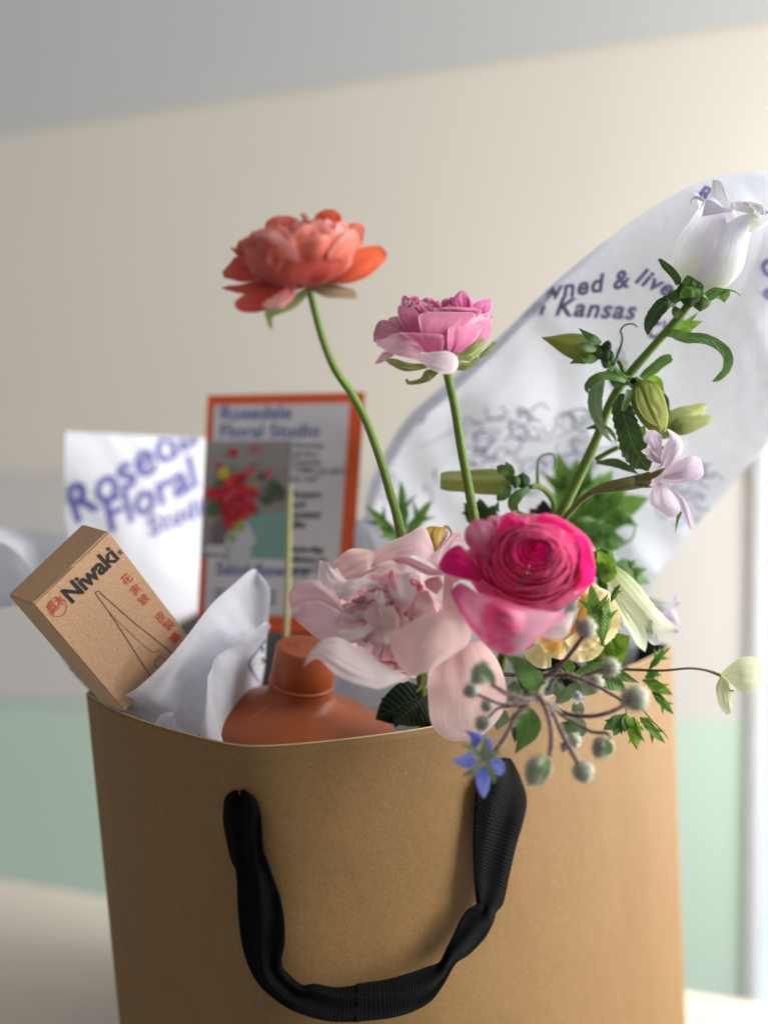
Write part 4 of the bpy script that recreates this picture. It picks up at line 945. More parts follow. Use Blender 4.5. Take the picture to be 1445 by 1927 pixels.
# ================================================================ MAGENTA RANUNCULUS
D = .562
mg = thing('ranunculus', P(1000, 1280, .62), 'big magenta ranunculus facing the camera, blurred in front of the others', 'flower', 'ranunculus flowers rising out of the bag')
c0 = P(*ZM(745, 530), D + .006); T = (-FWD * .80 + UPV * .60 + RGT * .06).normalized()
def ring_petal(k, f, a0, span, mat, sd, cx, cy, ra, rb, dk):
    so = Vector((sd * 3.7, k * 1.3, 0))
    def fn(t, s):
        x = 2 * s - 1; a = a0 + span * x
        te = t * (1 - .30 * abs(x) ** 3.2)
        nz = noise.noise(Vector((a * 1.6, k, sd)))
        r = 1.12 - .22 * te + .05 * nz + .02 * x + .03 * noise.noise(Vector((a * 5, k * 2.0, sd)))
        d = dk + .013 * (1 - te) ** 1.6 * (.5 + f) + .0016 * noise.noise(Vector((a * 2, t * 2, sd + 9))) - .0005 * x
        return P(*ZM(cx + ra * r * math.cos(a), cy + rb * r * math.sin(a)), d)
    V, Fc, U = grid(fn, 26, 14)
    return mesh('petal', V, Fc, mat, mg, U)
R = random.Random(4); NR = 13
for k in range(NR):
    f = 1 - k / NR; q = k / (NR - 1)
    cx = 715 + 58 * q; cy = 480 - 125 * q; ra = 26 + 405 * f ** 1.12; rb = 20 + 330 * f ** 1.12
    dk = D + .004 - .017 * (1 - f * f) + (.006 * max(0, q - .7) / .3)
    n = 5 if k < 8 else (4 if k < 11 else 3); off = k * 1.9
    for i in range(n):
        ring_petal(k, f, off + i * 2 * math.pi / n + R.uniform(-.15, .15), math.pi / n * R.uniform(1.25, 1.5), [m_mag, m_magd, m_mag][(k + i) % 3], i + 10 * k, cx, cy, ra * R.uniform(.97, 1.03), rb * R.uniform(.97, 1.03), dk + i * .0004)
bloom(P(*ZM(715, 500), D + .022), (-FWD * .9 + UPV * .3).normalized(), 95 * D / F, 50 * D / F, [(6, 1.0, .05, 1.3, .7, 0, m_magd, .03)], mg, 3)
for rw, m in (
    ([(420, 600, 430, 640, 8, 8), (290, 480, 300, 620, 4, 4, 3), (190, 345, 170, 590, 2, 0, 4), (80, 385, 70, 560, 4, 2, 3), (15, 490, 15, 520, 6, 6)], m_magd),
    ([(420, 430, 320, 420, 0, 2), (470, 300, 225, 330, 2, 4, 3), (440, 200, 222, 230, 4, 6, 3), (370, 152, 290, 152, 5, 6)], m_magp),
    ([(420, 230, 470, 250, 8, 8), (385, 150, 500, 150, 9, 9, 1), (415, 124, 470, 124, 9, 9)], m_magp),
    ([(400, 400, 560, 420, 8, 8), (430, 260, 650, 260, 6, 6, 3), (500, 150, 700, 190, 2, 0, 3), (520, 105, 610, 120, 4, 3, 1), (538, 92, 560, 95, 4, 4)], m_mag),
    ([(700, 300, 1000, 300, 10, 10), (745, 180, 1060, 260, 8, 8, 3), (770, 125, 1000, 190, 5, 5, 3), (830, 102, 920, 118, 6, 6)], m_mag),
    ([(950, 300, 1040, 700, 9, 6), (1050, 255, 1180, 640, 6, 4, 4), (1130, 300, 1202, 560, 3, 1, 2), (1180, 380, 1200, 480, 3, 2)], m_mag),
    ([(110, 690, 118, 715, 0, 0), (180, 625, 200, 880, -2, 0, 4), (310, 700, 320, 1045, -6, -4, 7), (500, 760, 440, 1145, -10, -6, 8), (690, 820, 590, 1168, -10, -6, 8), (870, 850, 720, 1110, -8, -4, 6), (1000, 870, 790, 1030, -4, -2, 1)], m_magp),
    ([(760, 1010, 790, 1030, 2, 2), (880, 900, 870, 1058, 2, 2, 4), (1000, 850, 960, 1052, 2, 2, 4), (1060, 835, 1000, 1020, 2, 2)], m_peow),
    ([(360, 780, 380, 860, -12, -12), (470, 790, 460, 950, -15, -16, 3), (590, 820, 560, 1005, -15, -17, 4), (690, 860, 660, 1000, -13, -14, 2)], m_magp)):
    petal(ZM, D, rw, m, mg, ruf=1.0)
ztube(ZI, [(985, 1090, .56), (965, 1170, .63), (940, 1260, .69), (930, 1420, .72)], [9, 9, 9, 9], m_stem, mg, 'stem')

# ================================================================ CREAM CARNATION
D = .628
ca = thing('carnation', P(1060, 1300, .66), 'cream yellow carnation with fringed petals below the magenta ranunculus', 'flower', 'yellow flowers')
def fan(Z, cx, cy, tx, ty, wd, d0, d1, m, par, teeth=13, ta=.035, depth=2.6, sid=0):
    """fringed fan petal from (cx,cy) to (tx,ty)"""
    PN[0] += 1; sd = PN[0]
    a = math.atan2(ty - cy, tx - cx); L = math.hypot(tx - cx, ty - cy); h = 1.25 * wd / L
    def f(t, s):
        x = 2 * s - 1
        tooth = ta * (abs(((s * teeth + .3 * noise.noise(Vector((s * 4, sd, 0)))) % 1) - .5) * 2 - .5) * t ** 3
        r = L * t * (1 + tooth - .10 * x * x)
        an = a + h * .5 * x * (1.1 + .2 * t)
        p = P(*Z(cx + r * math.cos(an), cy + r * math.sin(an)), d0 + (d1 - d0) * t)
        return p + toC(p) * (depth / 1000) * (math.sin(s * 15 + 3 * noise.noise(Vector((s * 3, sd, 0))) + sd) * t ** 3 * .45 + 1.3 * noise.noise(Vector((s * 4, t * 2, sd))) * t)
    V, Fc, U = grid(f, 44, 14)
    return mesh('petal', V, Fc, m, par, U)
for (cx, cy, tx, ty, wd, d0, d1, m) in (
    (480, 800, 800, 740, 420, .630, .632, m_carn), (480, 780, 760, 620, 300, .634, .640, m_carn), (470, 820, 760, 900, 330, .632, .638, m_carn), (450, 820, 620, 1000, 330, .628, .630, m_carn),
    (420, 830, 500, 1180, 260, .630, .620, m_carn), (400, 800, 620, 640, 260, .626, .626, m_carno), (420, 820, 560, 930, 220, .622, .618, m_carno), (380, 820, 330, 1000, 330, .624, .618, m_carno), (360, 820, 60, 1000, 300, .630, .620, m_carno),
    (400, 700, 590, 480, 220, .640, .648, m_carn), (300, 900, 180, 1140, 260, .634, .630, m_carn), (200, 900, 20, 1220, 200, .636, .632, m_carn), (450, 860, 470, 1080, 260, .620, .614, m_carn)):
    fan(ZW, cx, cy, tx, ty, wd, d0, d1, m, ca)
ztube(ZI, [(1090, 1170, .64), (1075, 1215, .70), (1065, 1290, .75), (1050, 1500, .77)], [7, 7, 7], m_stem, ca, 'stem')
yb = thing('carnation', P(830, 1090, .68), 'mustard yellow bloom peeking out behind the top of the peony', 'flower', 'yellow flowers')
petal(ZP, .640, [(1060, 230, 1120, 230, 0, 0), (1015, 80, 1130, 160, 0, 0, 3), (1030, 42, 1150, 60, 2, 2, 2), (1070, 36, 1110, 42, 2, 2)], m_carny, yb)
petal(ZP, .632, [(1090, 190, 1130, 170, 0, 0), (1130, 110, 1170, 110, 0, 0, 1), (1145, 60, 1180, 80, 0, 0, 1), (1140, 48, 1165, 60, 0, 0)], m_peow, yb)
petal(ZP, .650, [(1120, 150, 1190, 150, 0, 0), (1125, 60, 1195, 80, 0, 0, 1), (1140, 30, 1170, 32, 2, 2, 1)], m_carny, yb)

# ================================================================ GREEN MATERIALS
m_lf = leaf_mat('fresh_leaf', lin(72, 116, 40), lin(104, 152, 54), lin(130, 165, 84), .35)
m_lfd = leaf_mat('dark_leaf', lin(30, 58, 24), lin(46, 78, 32), lin(96, 128, 70), .15)
m_lfm = leaf_mat('mid_leaf', lin(54, 96, 38), lin(86, 126, 56), lin(120, 150, 88), .25)
m_lfg = leaf_mat('grey_green_leaf', lin(84, 112, 78), lin(112, 138, 98), lin(150, 170, 130), .25)
m_lfy = leaf_mat('bright_leaf', lin(96, 140, 20), lin(128, 165, 40), lin(150, 185, 80), .4)
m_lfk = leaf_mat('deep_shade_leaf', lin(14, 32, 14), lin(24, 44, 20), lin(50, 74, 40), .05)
m_bud = petal_mat('green_bud', lin(120, 140, 40), lin(172, 182, 82), lin(200, 208, 130), .3, .97, .6)
m_budp = petal_mat('pale_green_bud', lin(150, 165, 80), lin(196, 204, 130), lin(215, 220, 160), .35, .97, .4)
m_white = petal_mat('white_bell_petal', lin(206, 210, 186), lin(228, 227, 236), lin(205, 196, 228), .5, .98, .3)
m_whiteg = petal_mat('greenish_white_petal', lin(200, 210, 150), lin(232, 238, 214), lin(236, 236, 226), .42, .97, .2)
m_lil = petal_mat('pale_lilac_petal', lin(226, 206, 226), lin(240, 226, 244), lin(246, 236, 248), .42, .97, .45)
m_hel = petal_mat('pale_green_petal', lin(196, 206, 160), lin(222, 226, 196), lin(226, 230, 206), .42, .97, .35)
m_blue = petal_mat('blue_star_petal', lin(120, 125, 235), lin(150, 165, 252), lin(165, 178, 255), .45, .97, .4)
m_pst = stem_mat('purple_stem', lin(98, 52, 66), lin(132, 84, 92)); m_gst = stem_mat('grey_green_stem', lin(110, 124, 78), lin(140, 118, 110))
m_fuz = plain('grey_fuzzy_bud', lin(172, 180, 156), .8, .1, 400, .15, .4); m_fuzd = plain('dark_fuzzy_bud', lin(132, 136, 130), .8, .1, 400, .2, .4)
g = NT('white_hair'); m_hair = g.done(g.trans(g.principled(lin(225, 226, 214), .6, .2), lin(225, 226, 214), .4))
m_cal = stem_mat('striped_calyx', lin(92, 80, 46), lin(150, 156, 92))

# ================================================================ CAMPANULA
cp = thing('bellflower', P(1000, 1230, .70), 'tall bellflower stem with one open white bell on top and green buds along it', 'flower')
D = .640
def bell(Z, ax0, ax1, d0, d1, prof, mat, par, name, lobelen=.2, flare=.25, ph0=.3, rib=.05, k=60, n=40):
    a = P(*Z(*ax0), d0); b = P(*Z(*ax1), d1)
    sc = d0 / F * (Z(1, 0)[0] - Z(0, 0)[0])
    def fn(t, ph, h, r):
        lb = abs(math.cos(2.5 * (ph + ph0))) ** .75     # 5 pointed lobes
        L = (b - a).length
        h2 = h * (1 - lobelen * (1 - lb) * t ** 3)
        r2 = r * (1 + rib * (abs(math.cos(2.5 * (ph + ph0))) - .5) * min(1, t * 3) - rib * .6 * (abs(math.cos(2.5 * (ph + ph0))) < .12))
        if t > .8: r2 *= 1 + flare * lb * ((t - .8) / .2) ** 2; h2 -= L * .06 * lb * ((t - .8) / .2) ** 3
        r2 *= 1 + .02 * noise.noise(Vector((ph * 2, t * 6, 3)))
        return h2, r2
    V, Fc, U = spindle_geo(a, b, [p * sc for p in prof], fn=fn, k=k, n=n)
    return mesh(name, V, Fc, mat, par, U)
bl_ = bell(ZE, (690, 1240), (1085, 300), .640, .628, [60, 235, 310, 345, 355, 345, 320, 300, 285, 280, 285], m_white, cp, 'bell_flower', .26, .32, .5)
# curled lobe tips at the mouth
for rw in ([(870, 120, 880, 100, 0, 0), (860, 200, 975, 130, 0, 0, 1), (800, 330, 1060, 320, -2, -4, 2), (760, 480, 1080, 430, -4, -8, 2)],
           [(805, 315, 770, 330, 2, 2), (760, 275, 740, 315, 2, 0, 1), (690, 265, 685, 300, 2, 0, 1), (645, 310, 660, 310, 0, 0, .5), (640, 355, 648, 355, 0, 0)],
           [(1060, 400, 1290, 460, -8, -6), (1060, 335, 1300, 400, -8, -6, 2), (1130, 318, 1250, 345, -8, -8, 1)],
           [(1180, 325, 1310, 440, -8, -4), (1290, 330, 1330, 440, -9, -6, 1.5), (1390, 370, 1380, 440, -8, -6, 1), (1418, 440, 1400, 470, -6, -6)],
           [(1300, 420, 1240, 640, -4, -8), (1380, 460, 1330, 620, -2, -5, 2), (1480, 430, 1450, 560, 2, 0, 2), (1540, 430, 1530, 470, 4, 4)]):
    petal(ZE, .622, rw, m_white, cp, 'bell_lobe', ruf=.4)
for i, (x, y, r) in enumerate(((500, 1300, 85), (650, 1330, 95), (760, 1370, 95), (590, 1220, 70))):
    a = P(*ZE(x, y - r * .9), .634 - .003 * (i % 2)); b = P(*ZE(x - 15, y + r * .9), .636)
    q = r * .64 / F * .18339
    V, Fc, U = spindle_geo(a, b, [0, q * .7, q, q * .9, q * .5, 0], lobes=5, la=.08, n=14, k=18)
    mesh('calyx', V, Fc, m_lfd if i % 2 else m_lfm, cp, U)
for rw, m in (([(500, 1190, 555, 1160, 0, 0), (450, 1110, 545, 1100, -1, -1, 2), (360, 1010, 470, 1000, -2, -2, 2), (310, 915, 345, 905, -3, -3)], m_lfm),
              ([(560, 1190, 780, 1230, -6, -4), (560, 1150, 775, 1160, -7, -5, 4), (600, 1090, 740, 1140, -7, -5, 2), (620, 1078, 690, 1095, -6, -5)], m_lfm),
              ([(540, 1320, 780, 1300, -6, -5), (545, 1240, 775, 1240, -7, -5, 4), (590, 1180, 700, 1200, -7, -5, 1)], m_lf),
              ([(780, 1270, 850, 1350, -5, -4), (880, 1205, 930, 1300, -5, -4, 3), (1000, 1215, 1010, 1245, -5, -5, 1), (1100, 1235, 1095, 1250, -5, -5), (1168, 1292, 1160, 1298, -5, -5)], m_lf)):
    petal(ZE, .634, rw, m, cp, 'sepal', .8)
leaf(ZE, [(960, 1262, .63), (985, 1290, .63), (992, 1362, .63)], 26, m_lf, cp, 'sepal')
ztube(ZI, [(1304, 560, .640), (1290, 580, .642), (1270, 605, .645), (1226, 655, .65), (1183, 705, .655), (1149, 757, .66), (1125, 818, .665), (1097, 879, .67), (1055, 967, .68), (1020, 1050, .69), (1000, 1180, .71), (990, 1420, .74)],
      [9, 8, 8, 7.8, 8.2, 8.6, 9, 9.4, 10, 10, 10, 10], m_stem, cp, 'stem', 80, 14, 900, m_hair, .45, 5, .06)
def L(Z, pts, w, m, name='leaf', **k): 
    k.setdefault('serr', .12); k.setdefault('ruf', .0012); return leaf(Z, pts, w, m, cp, name, **k)
L(ZE, [(500, 1370, .645), (400, 1360, .640), (300, 1450, .638), (225, 1580, .640), (205, 1690, .642)], 27, m_lfd, prof=[.35, .8, 1, 1, .9, .6, .1])
L(ZE, [(530, 1500, .640), (500, 1450, .638), (480, 1400, .638)], 18, m_lfm, prof=[.8, 1, 1, .7, .3])
L(ZC, [(905, 165, .648), (960, 170, .644), (1050, 200, .640), (1160, 205, .640), (1260, 245, .642), (1330, 320, .644), (1325, 410, .646), (1275, 470, .648), (1228, 500, .65)], 19, m_lfm, prof=[.7, .9, 1.1, 1, 1, 1, .8, .6, .1])
L(ZC, [(960, 160, .65), (1040, 125, .646), (1100, 110, .645), (1165, 88, .646)], 20, m_lfy)
L(ZC, [(970, 150, .652), (1060, 90, .652), (1130, 30, .654)], 10, m_lf)
L(ZC, [(980, 170, .645), (1050, 155, .643), (1090, 150, .643)], 16, m_lfy)
L(ZC, [(745, 475, .660), (830, 410, .655), (890, 360, .652), (950, 335, .652)], 20, m_lfm, prof=[.5, .9, 1, 1, 1, .9, .5], fold=.7)
L(ZC, [(665, 490, .652), (580, 465, .648), (500, 458, .646), (430, 480, .646), (385, 520, .648), (375, 555, .65), (390, 582, .652)], 17, m_lfm, prof=[.8, 1, 1, 1, .8, .5, .1])
L(ZC, [(480, 480, .655), (440, 560, .652), (430, 650, .652), (445, 740, .655), (480, 820, .658), (540, 908, .662)], 25, m_lfg, prof=[.5, 1, 1.1, 1, .7, .5, .1])
L(ZC, [(605, 580, .640), (615, 680, .636), (650, 820, .634), (700, 960, .636), (755, 1050, .64), (785, 1105, .642)], 46, m_lfd, serr=.18, nserr=16, ruf=.003, prof=[.25, .75, 1, 1.1, 1, .75, .1], n=48, k=10, roll=.25)
ztube(ZC, [(575, 340, .66), (605, 260, .655), (615, 200, .652), (605, 150, .650), (640, 112, .65), (690, 108, .65), (718, 128, .65)], [3, 2.4, 2, 1.8, 1.6, 1.5, 1], m_stemd, cp, 'tendril', 40, 6)
L(ZC, [(665, 555, .635), (650, 620, .632), (620, 700, .632)], 13, m_lfg, prof=[.9, 1, 1, 1, .9, .5], fold=.5)
L(ZC, [(780, 495, .640), (850, 500, .636), (900, 575, .638)], 20, m_lfy)
L(ZC, [(830, 570, .655), (900, 620, .656), (940, 720, .658)], 16, m_lfd)
L(ZC, [(440, 1050, .668), (560, 1050, .664), (660, 1090, .662), (725, 1130, .664)], 17, m_lfd)
ztube(ZC, [(435, 1030, .67), (510, 985, .668), (590, 945, .665)], [5.5, 5, 4.5], m_stem, cp, 'side_stem', 12, 8)
L(ZC, [(370, 820, .665), (440, 805, .662), (510, 820, .662), (560, 870, .664), (575, 920, .665)], 11, m_lfm, fold=.4)
L(ZC, [(590, 540, .652), (560, 490, .65), (540, 400, .65), (565, 340, .652)], 16, m_lfd, prof=[.6, 1, 1, .7, .4])
L(ZC, [(600, 440, .652), (540, 430, .648), (500, 440, .648)], 22, m_lfm)
# small cluster of leaflets where the side buds leave the stem
for q in range(7):
    a = q * .95; L(ZC, [(690, 500, .645), (690 + 28 * math.cos(a), 500 + 22 * math.sin(a), .638), (690 + 62 * math.cos(a), 505 + 42 * math.sin(a), .640)], 14, [m_lf, m_lfm, m_lfg][q % 3])
def bud(Z, ax0, ax1, d0, d1, prof, m, name='bud', lobes=5, la=.07, n=30, k=40):
    a = P(*Z(*ax0), d0); b = P(*Z(*ax1), d1); sc = d0 / F * (Z(1, 0)[0] - Z(0, 0)[0])
    V, Fc, U = spindle_geo(a, b, [p * sc for p in prof], lobes=lobes, la=la, n=n, k=k)
    U = [(.5 + .3 * math.cos(5 * 2 * math.pi * u_), v_ * .8) for u_, v_ in U]
    return mesh(name, V, Fc, m, cp, U)
bud(ZC, (470, 305), (68, 200), .650, .646, [40, 75, 88, 86, 74, 52, 26, 2], m_bud)
for x, y, r in ((505, 265, 48), (490, 320, 55), (525, 330, 45), (455, 310, 40), (500, 372, 38)):
    bud(ZC, (x + r * .8, y + 5), (x - r * .8, y - 5), .646, .644, [0, r * .7, r, r * .8, r * .4, 0], m_lfd if r > 46 else m_lfm, 'calyx', 0, 0, 10, 14)
for q in ([(475, 235, .640), (400, 200, .636), (318, 135, .638)], [(440, 285, .640), (360, 258, .637), (282, 255, .639)], [(450, 345, .644), (380, 345, .642), (320, 310, .643)], [(420, 355, .648), (330, 350, .650), (255, 378, .652)]):
    L(ZC, q, 17, m_lfm if q[0][0] != 440 else m_lfg, 'sepal', fold=.2)
ztube(ZC, [(540, 330, .65), (548, 400, .655), (575, 440, .658), (625, 460, .66)], [6, 6, 5.5, 6], m_stemd, cp, 'side_stem', 14, 8)
ztube(ZC, [(585, 350, .66), (612, 390, .66), (630, 450, .66)], [5, 6, 7], m_stem, cp, 'side_stem', 10, 8)
bud(ZC, (735, 500), (880, 850), .640, .638, [46, 92, 104, 104, 98, 88, 66, 34], m_bud, la=.12)
L(ZC, [(800, 520, .630), (830, 620, .626), (880, 720, .627), (870, 800, .630)], 20, m_budp, 'bud_rib', fold=.5, serr=0, prof=[.3, .8, 1, 1, .8, .5, .1])
L(ZC, [(720, 540, .630), (740, 640, .627), (790, 740, .628), (850, 800, .63)], 16, m_budp, 'bud_rib', fold=.5, serr=0, prof=[.3, .8, 1, 1, .8, .5, .1])
L(ZC, [(760, 800, .64), (745, 880, .642), (790, 930, .645)], 18, m_lfy)
bud(ZC, (870, 830), (1190, 655), .665, .668, [70, 82, 82, 76, 66, 48, 34, 10], m_budp, la=.1)
bud(ZC, (960, 820), (1235, 745), .660, .662, [40, 56, 58, 54, 46, 40, 30, 8], m_budp, la=.1)
# left lower open green bud
bud(ZD, (700, 118), (372, 112), .668, .672, [40, 56, 56, 54, 50, 46, 46, 40], m_budp, la=.16)
for q in ([(700, 90, .66), (660, 60, .658), (632, 42, .66)], [(700, 140, .66), (660, 180, .658), (637, 205, .66)], [(690, 110, .662), (690, 60, .66), (676, 22, .662)], [(790, 150, .66), (740, 175, .657), (710, 215, .658), (725, 255, .66), (780, 270, .663)]):
    L(ZD, q, 22, m_lfm, 'sepal')
L(ZD, [(640, 210, .66), (636, 240, .661), (650, 262, .662)], 7, m_lfm, 'sepal')
bud(ZD, (755, 72), (755, 152), .662, .662, [0, 26, 38, 38, 26, 0], m_lfd, 'calyx', 6, .08, 12, 18)
bud(ZD, (722, 85), (722, 150), .658, .660, [0, 18, 24, 22, 14, 0], m_lfm, 'calyx', 4, .08, 12, 14)
ztube(ZD, [(790, 140, .665), (830, 138, .668), (870, 165, .672), (900, 210, .676), (905, 270, .68)], [5, 5.5, 6, 6.5, 6.5], m_stem, cp, 'side_stem', 20, 8)
ztube(ZD, [(828, 140, .672), (824, 80, .674), (828, 20, .676), (850, -8, .678), (895, -14, .68), (906, 20, .68), (898, 55, .68)], [3.4, 2.8, 2.4, 2.2, 2, 1.8, 1], m_stemd, cp, 'tendril', 30, 6)

# ================================================================ FOLIAGE BEHIND
def sprig(label, loc, lobes_list, mats, Z, d, cat='leaf', name='leaf_sprig', stempts=None):
    t = thing(name, P(*Z(*loc), d), label, cat, 'loose green leaves among the flowers')
    for i, (b, lb) in enumerate(lobes_list):
        lobed(Z, b, lb, mats[i % len(mats)], t)
    if stempts: ztube(Z, stempts, [3.5] * len(stempts), m_stemd, t, 'stem', 14, 6)
    return t
sprig('deeply cut green leaf behind the stem of the coral ranunculus', (200, 420), [((190, 400, .73), [(20, 222, .735, 24), (185, 108, .735, 26), (332, 196, .735, 30), (80, 330, .73, 24)])], [m_lf], ZD, .74, stempts=[(190, 390, .73), (200, 520, .745), (210, 800, .76)])
sprig('dark toothed leaf tucked behind the stem of the pink ranunculus', (560, 420), [((560, 330, .69), [(480, 215, .69, 40), (555, 195, .69, 44), (630, 225, .69, 40), (645, 275, .69, 34)])], [m_lfd], ZD, .70, stempts=[(560, 320, .69), (560, 450, .71), (560, 800, .76)])
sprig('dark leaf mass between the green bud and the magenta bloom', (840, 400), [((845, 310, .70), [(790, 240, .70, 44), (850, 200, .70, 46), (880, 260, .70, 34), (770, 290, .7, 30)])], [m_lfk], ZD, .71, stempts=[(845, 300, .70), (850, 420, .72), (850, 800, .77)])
sprig('big blurred deep green leaves right of the bellflower stem', (1050, 480), [((960, 340, .735), [(1180, 60, .74, 60), (1250, 120, .74, 80), (1345, 190, .735, 78), (1270, 290, .735, 60), (1120, 80, .74, 50)]), ((980, 370, .72), [(1245, 405, .725, 66), (1190, 340, .72, 60), (1100, 300, .72, 60)])], [m_lf, m_lfm], ZD, .75, stempts=[(965, 340, .735), (980, 480, .75), (990, 800, .77)])
sprig('pair of soft upright light green leaves left of the bellflower stem', (960, 420), [((975, 330, .735), [(920, -20, .745, 56), (1010, 10, .745, 50), (1075, -10, .742, 40)])], [m_lf], ZD, .74, stempts=[(975, 330, .735), (970, 460, .75), (960, 800, .77)])
t = thing('tendril', P(*ZD(1270, 400), .73), 'thin curled green tendril over the tissue sheet right of the leaves', 'tendril')
ztube(ZD, [(1180, 380, .73), (1230, 398, .73), (1268, 380, .73), (1280, 330, .732), (1262, 285, .735), (1238, 262, .737)], [3, 2.6, 2.2, 2, 1.8, 1], m_stemd, t, 'stem', 30, 6)
sprig('curly bright leaf cluster above the hanging white bell', (640, 300), [((640, 330, .66), [(560, 150, .665, 60), (650, 150, .662, 70), (740, 230, .66, 60), (560, 250, .655, 60), (690, 200, .655, 50)]), ((600, 350, .650), [(760, 290, .645, 75), (775, 375, .648, 55), (640, 240, .65, 50)]), ((590, 350, .665), [(690, 530, .66, 34), (600, 420, .66, 34)])], [m_lf, m_lfy, m_lfd], ZW, .67, stempts=[(620, 340, .67), (600, 500, .70), (590, 1300, .75)])
sprig('long toothed leaf behind the hanging white bell', (820, 420), [((740, 290, .69), [(1070, 465, .695, 50), (990, 330, .695, 36)])], [m_lfm], ZW, .70, stempts=[(740, 290, .69), (690, 340, .69), (640, 900, .74)])
sprig('narrow upright leaf in front of the cream carnation', (640, 990), [((642, 1000, .615), [(535, 470, .62, 38), (695, 600, .618, 30)]), ((720, 640, .622), [(802, 478, .62, 14)])], [m_lf, m_lfm], ZW, .64, stempts=[(642, 990, .615), (640, 1100, .66), (640, 1200, .73), (630, 1500, .76)])
sprig('broad bright lobed leaf beside the black inside of the bag', (560, 1180), [((520, 1210, .655), [(885, 950, .65, 90), (850, 1070, .65, 90), (815, 1180, .652, 90), (700, 960, .65, 100), (590, 1020, .65, 80), (700, 1190, .652, 90)])], [m_lfy], ZW, .67, stempts=[(525, 1200, .655), (480, 1280, .70), (470, 1600, .76)])
# dark leaves inside the bag beside the bottle
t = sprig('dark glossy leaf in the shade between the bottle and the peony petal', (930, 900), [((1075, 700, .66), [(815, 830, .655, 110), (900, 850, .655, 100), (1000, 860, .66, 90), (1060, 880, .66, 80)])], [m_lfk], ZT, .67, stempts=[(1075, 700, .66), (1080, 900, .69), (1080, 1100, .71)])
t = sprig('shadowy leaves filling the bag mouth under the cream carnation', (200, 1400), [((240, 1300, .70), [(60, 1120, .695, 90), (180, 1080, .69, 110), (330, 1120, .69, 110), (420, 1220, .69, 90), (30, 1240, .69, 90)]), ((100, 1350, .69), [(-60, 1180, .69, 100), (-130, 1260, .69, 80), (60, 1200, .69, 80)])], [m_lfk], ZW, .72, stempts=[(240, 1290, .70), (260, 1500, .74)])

# ================================================================ HANGING WHITE BELLS
wb = thing('bellflower', P(*ZW(640, 900), .74), 'long white bell hanging to the right above the black inside of the bag', 'flower')
D = .655
for rw, m in (([(620, 372, 745, 300, 0, 0), (690, 490, 870, 385, -3, -2, 8), (790, 625, 985, 505, -5, -3, 10), (905, 735, 1090, 650, -6, -4, 10), (1010, 870, 1190, 760, -6, -4, 8), (1055, 960, 1280, 840, -6, -3, 4), (1110, 990, 1330, 868, -5, -2), (1200, 905, 1330, 880, -3, -2)], m_whiteg),
              ([(700, 520, 760, 590, 0, 0), (750, 640, 870, 700, 3, -1, 4), (830, 800, 960, 790, 4, -3, 6), (900, 930, 1020, 890, 4, -4, 5), (955, 1030, 1045, 990, 3, -3, 2), (1025, 1090, 1040, 1050, 2, -1)], m_whiteg),
              ([(1030, 880, 1090, 830, -6, -6), (1040, 950, 1130, 900, -7, -8, 2), (1070, 1010, 1165, 1010, -6, -7, 1), (1110, 1034, 1172, 1022, -5, -6)], m_white),
              ([(1060, 800, 1100, 800, -8, -8), (1070, 900, 1110, 890, -9, -9, 1), (1100, 960, 1120, 955, -8, -8)], m_whiteg),
              ([(780, 830, 800, 780, 8, 6), (790, 885, 900, 890, 8, 6, 2), (860, 895, 900, 895, 8, 6)], m_white),
              ([(1120, 830, 1180, 760, 4, 4), (1150, 890, 1250, 850, 5, 4, 2), (1300, 925, 1320, 880, 5, 4, 1), (1330, 915, 1330, 890, 5, 4)], m_white)):
    petal(ZW, D, rw, m, wb, 'bell_petal', ruf=.3, nu=20, nv=24)
ztube(ZW, [(680, 330, .662), (640, 330, .672), (620, 420, .69), (610, 700, .72), (600, 1400, .76)], [5, 5, 6, 6, 6], m_stemd, wb, 'stem')
w2 = thing('bellflower', P(*ZW(900, 800), .75), 'second white bell half hidden behind the long hanging white bell', 'flower')
for rw in ([(1060, 590, 1040, 680, 0, 0), (1170, 612, 1190, 735, 0, 2, 5), (1280, 622, 1300, 680, 2, 4, 2), (1345, 645, 1340, 662, 3, 4)],
           [(1190, 740, 1180, 820, 2, 2), (1280, 700, 1290, 860, 4, 4, 4), (1330, 800, 1350, 868, 5, 5, 1), (1362, 855, 1358, 866, 5, 5)],
           [(1290, 600, 1300, 640, 6, 6), (1315, 575, 1325, 600, 7, 7)]):
    petal(ZW, .685, rw, m_lil if rw[0][0] != 1060 else m_white, w2, 'bell_petal', ruf=.4)
ztube(ZW, [(1060, 640, .69), (950, 640, .70), (800, 700, .72), (700, 1300, .76)], [4, 4, 5, 5], m_stemd, w2, 'stem')

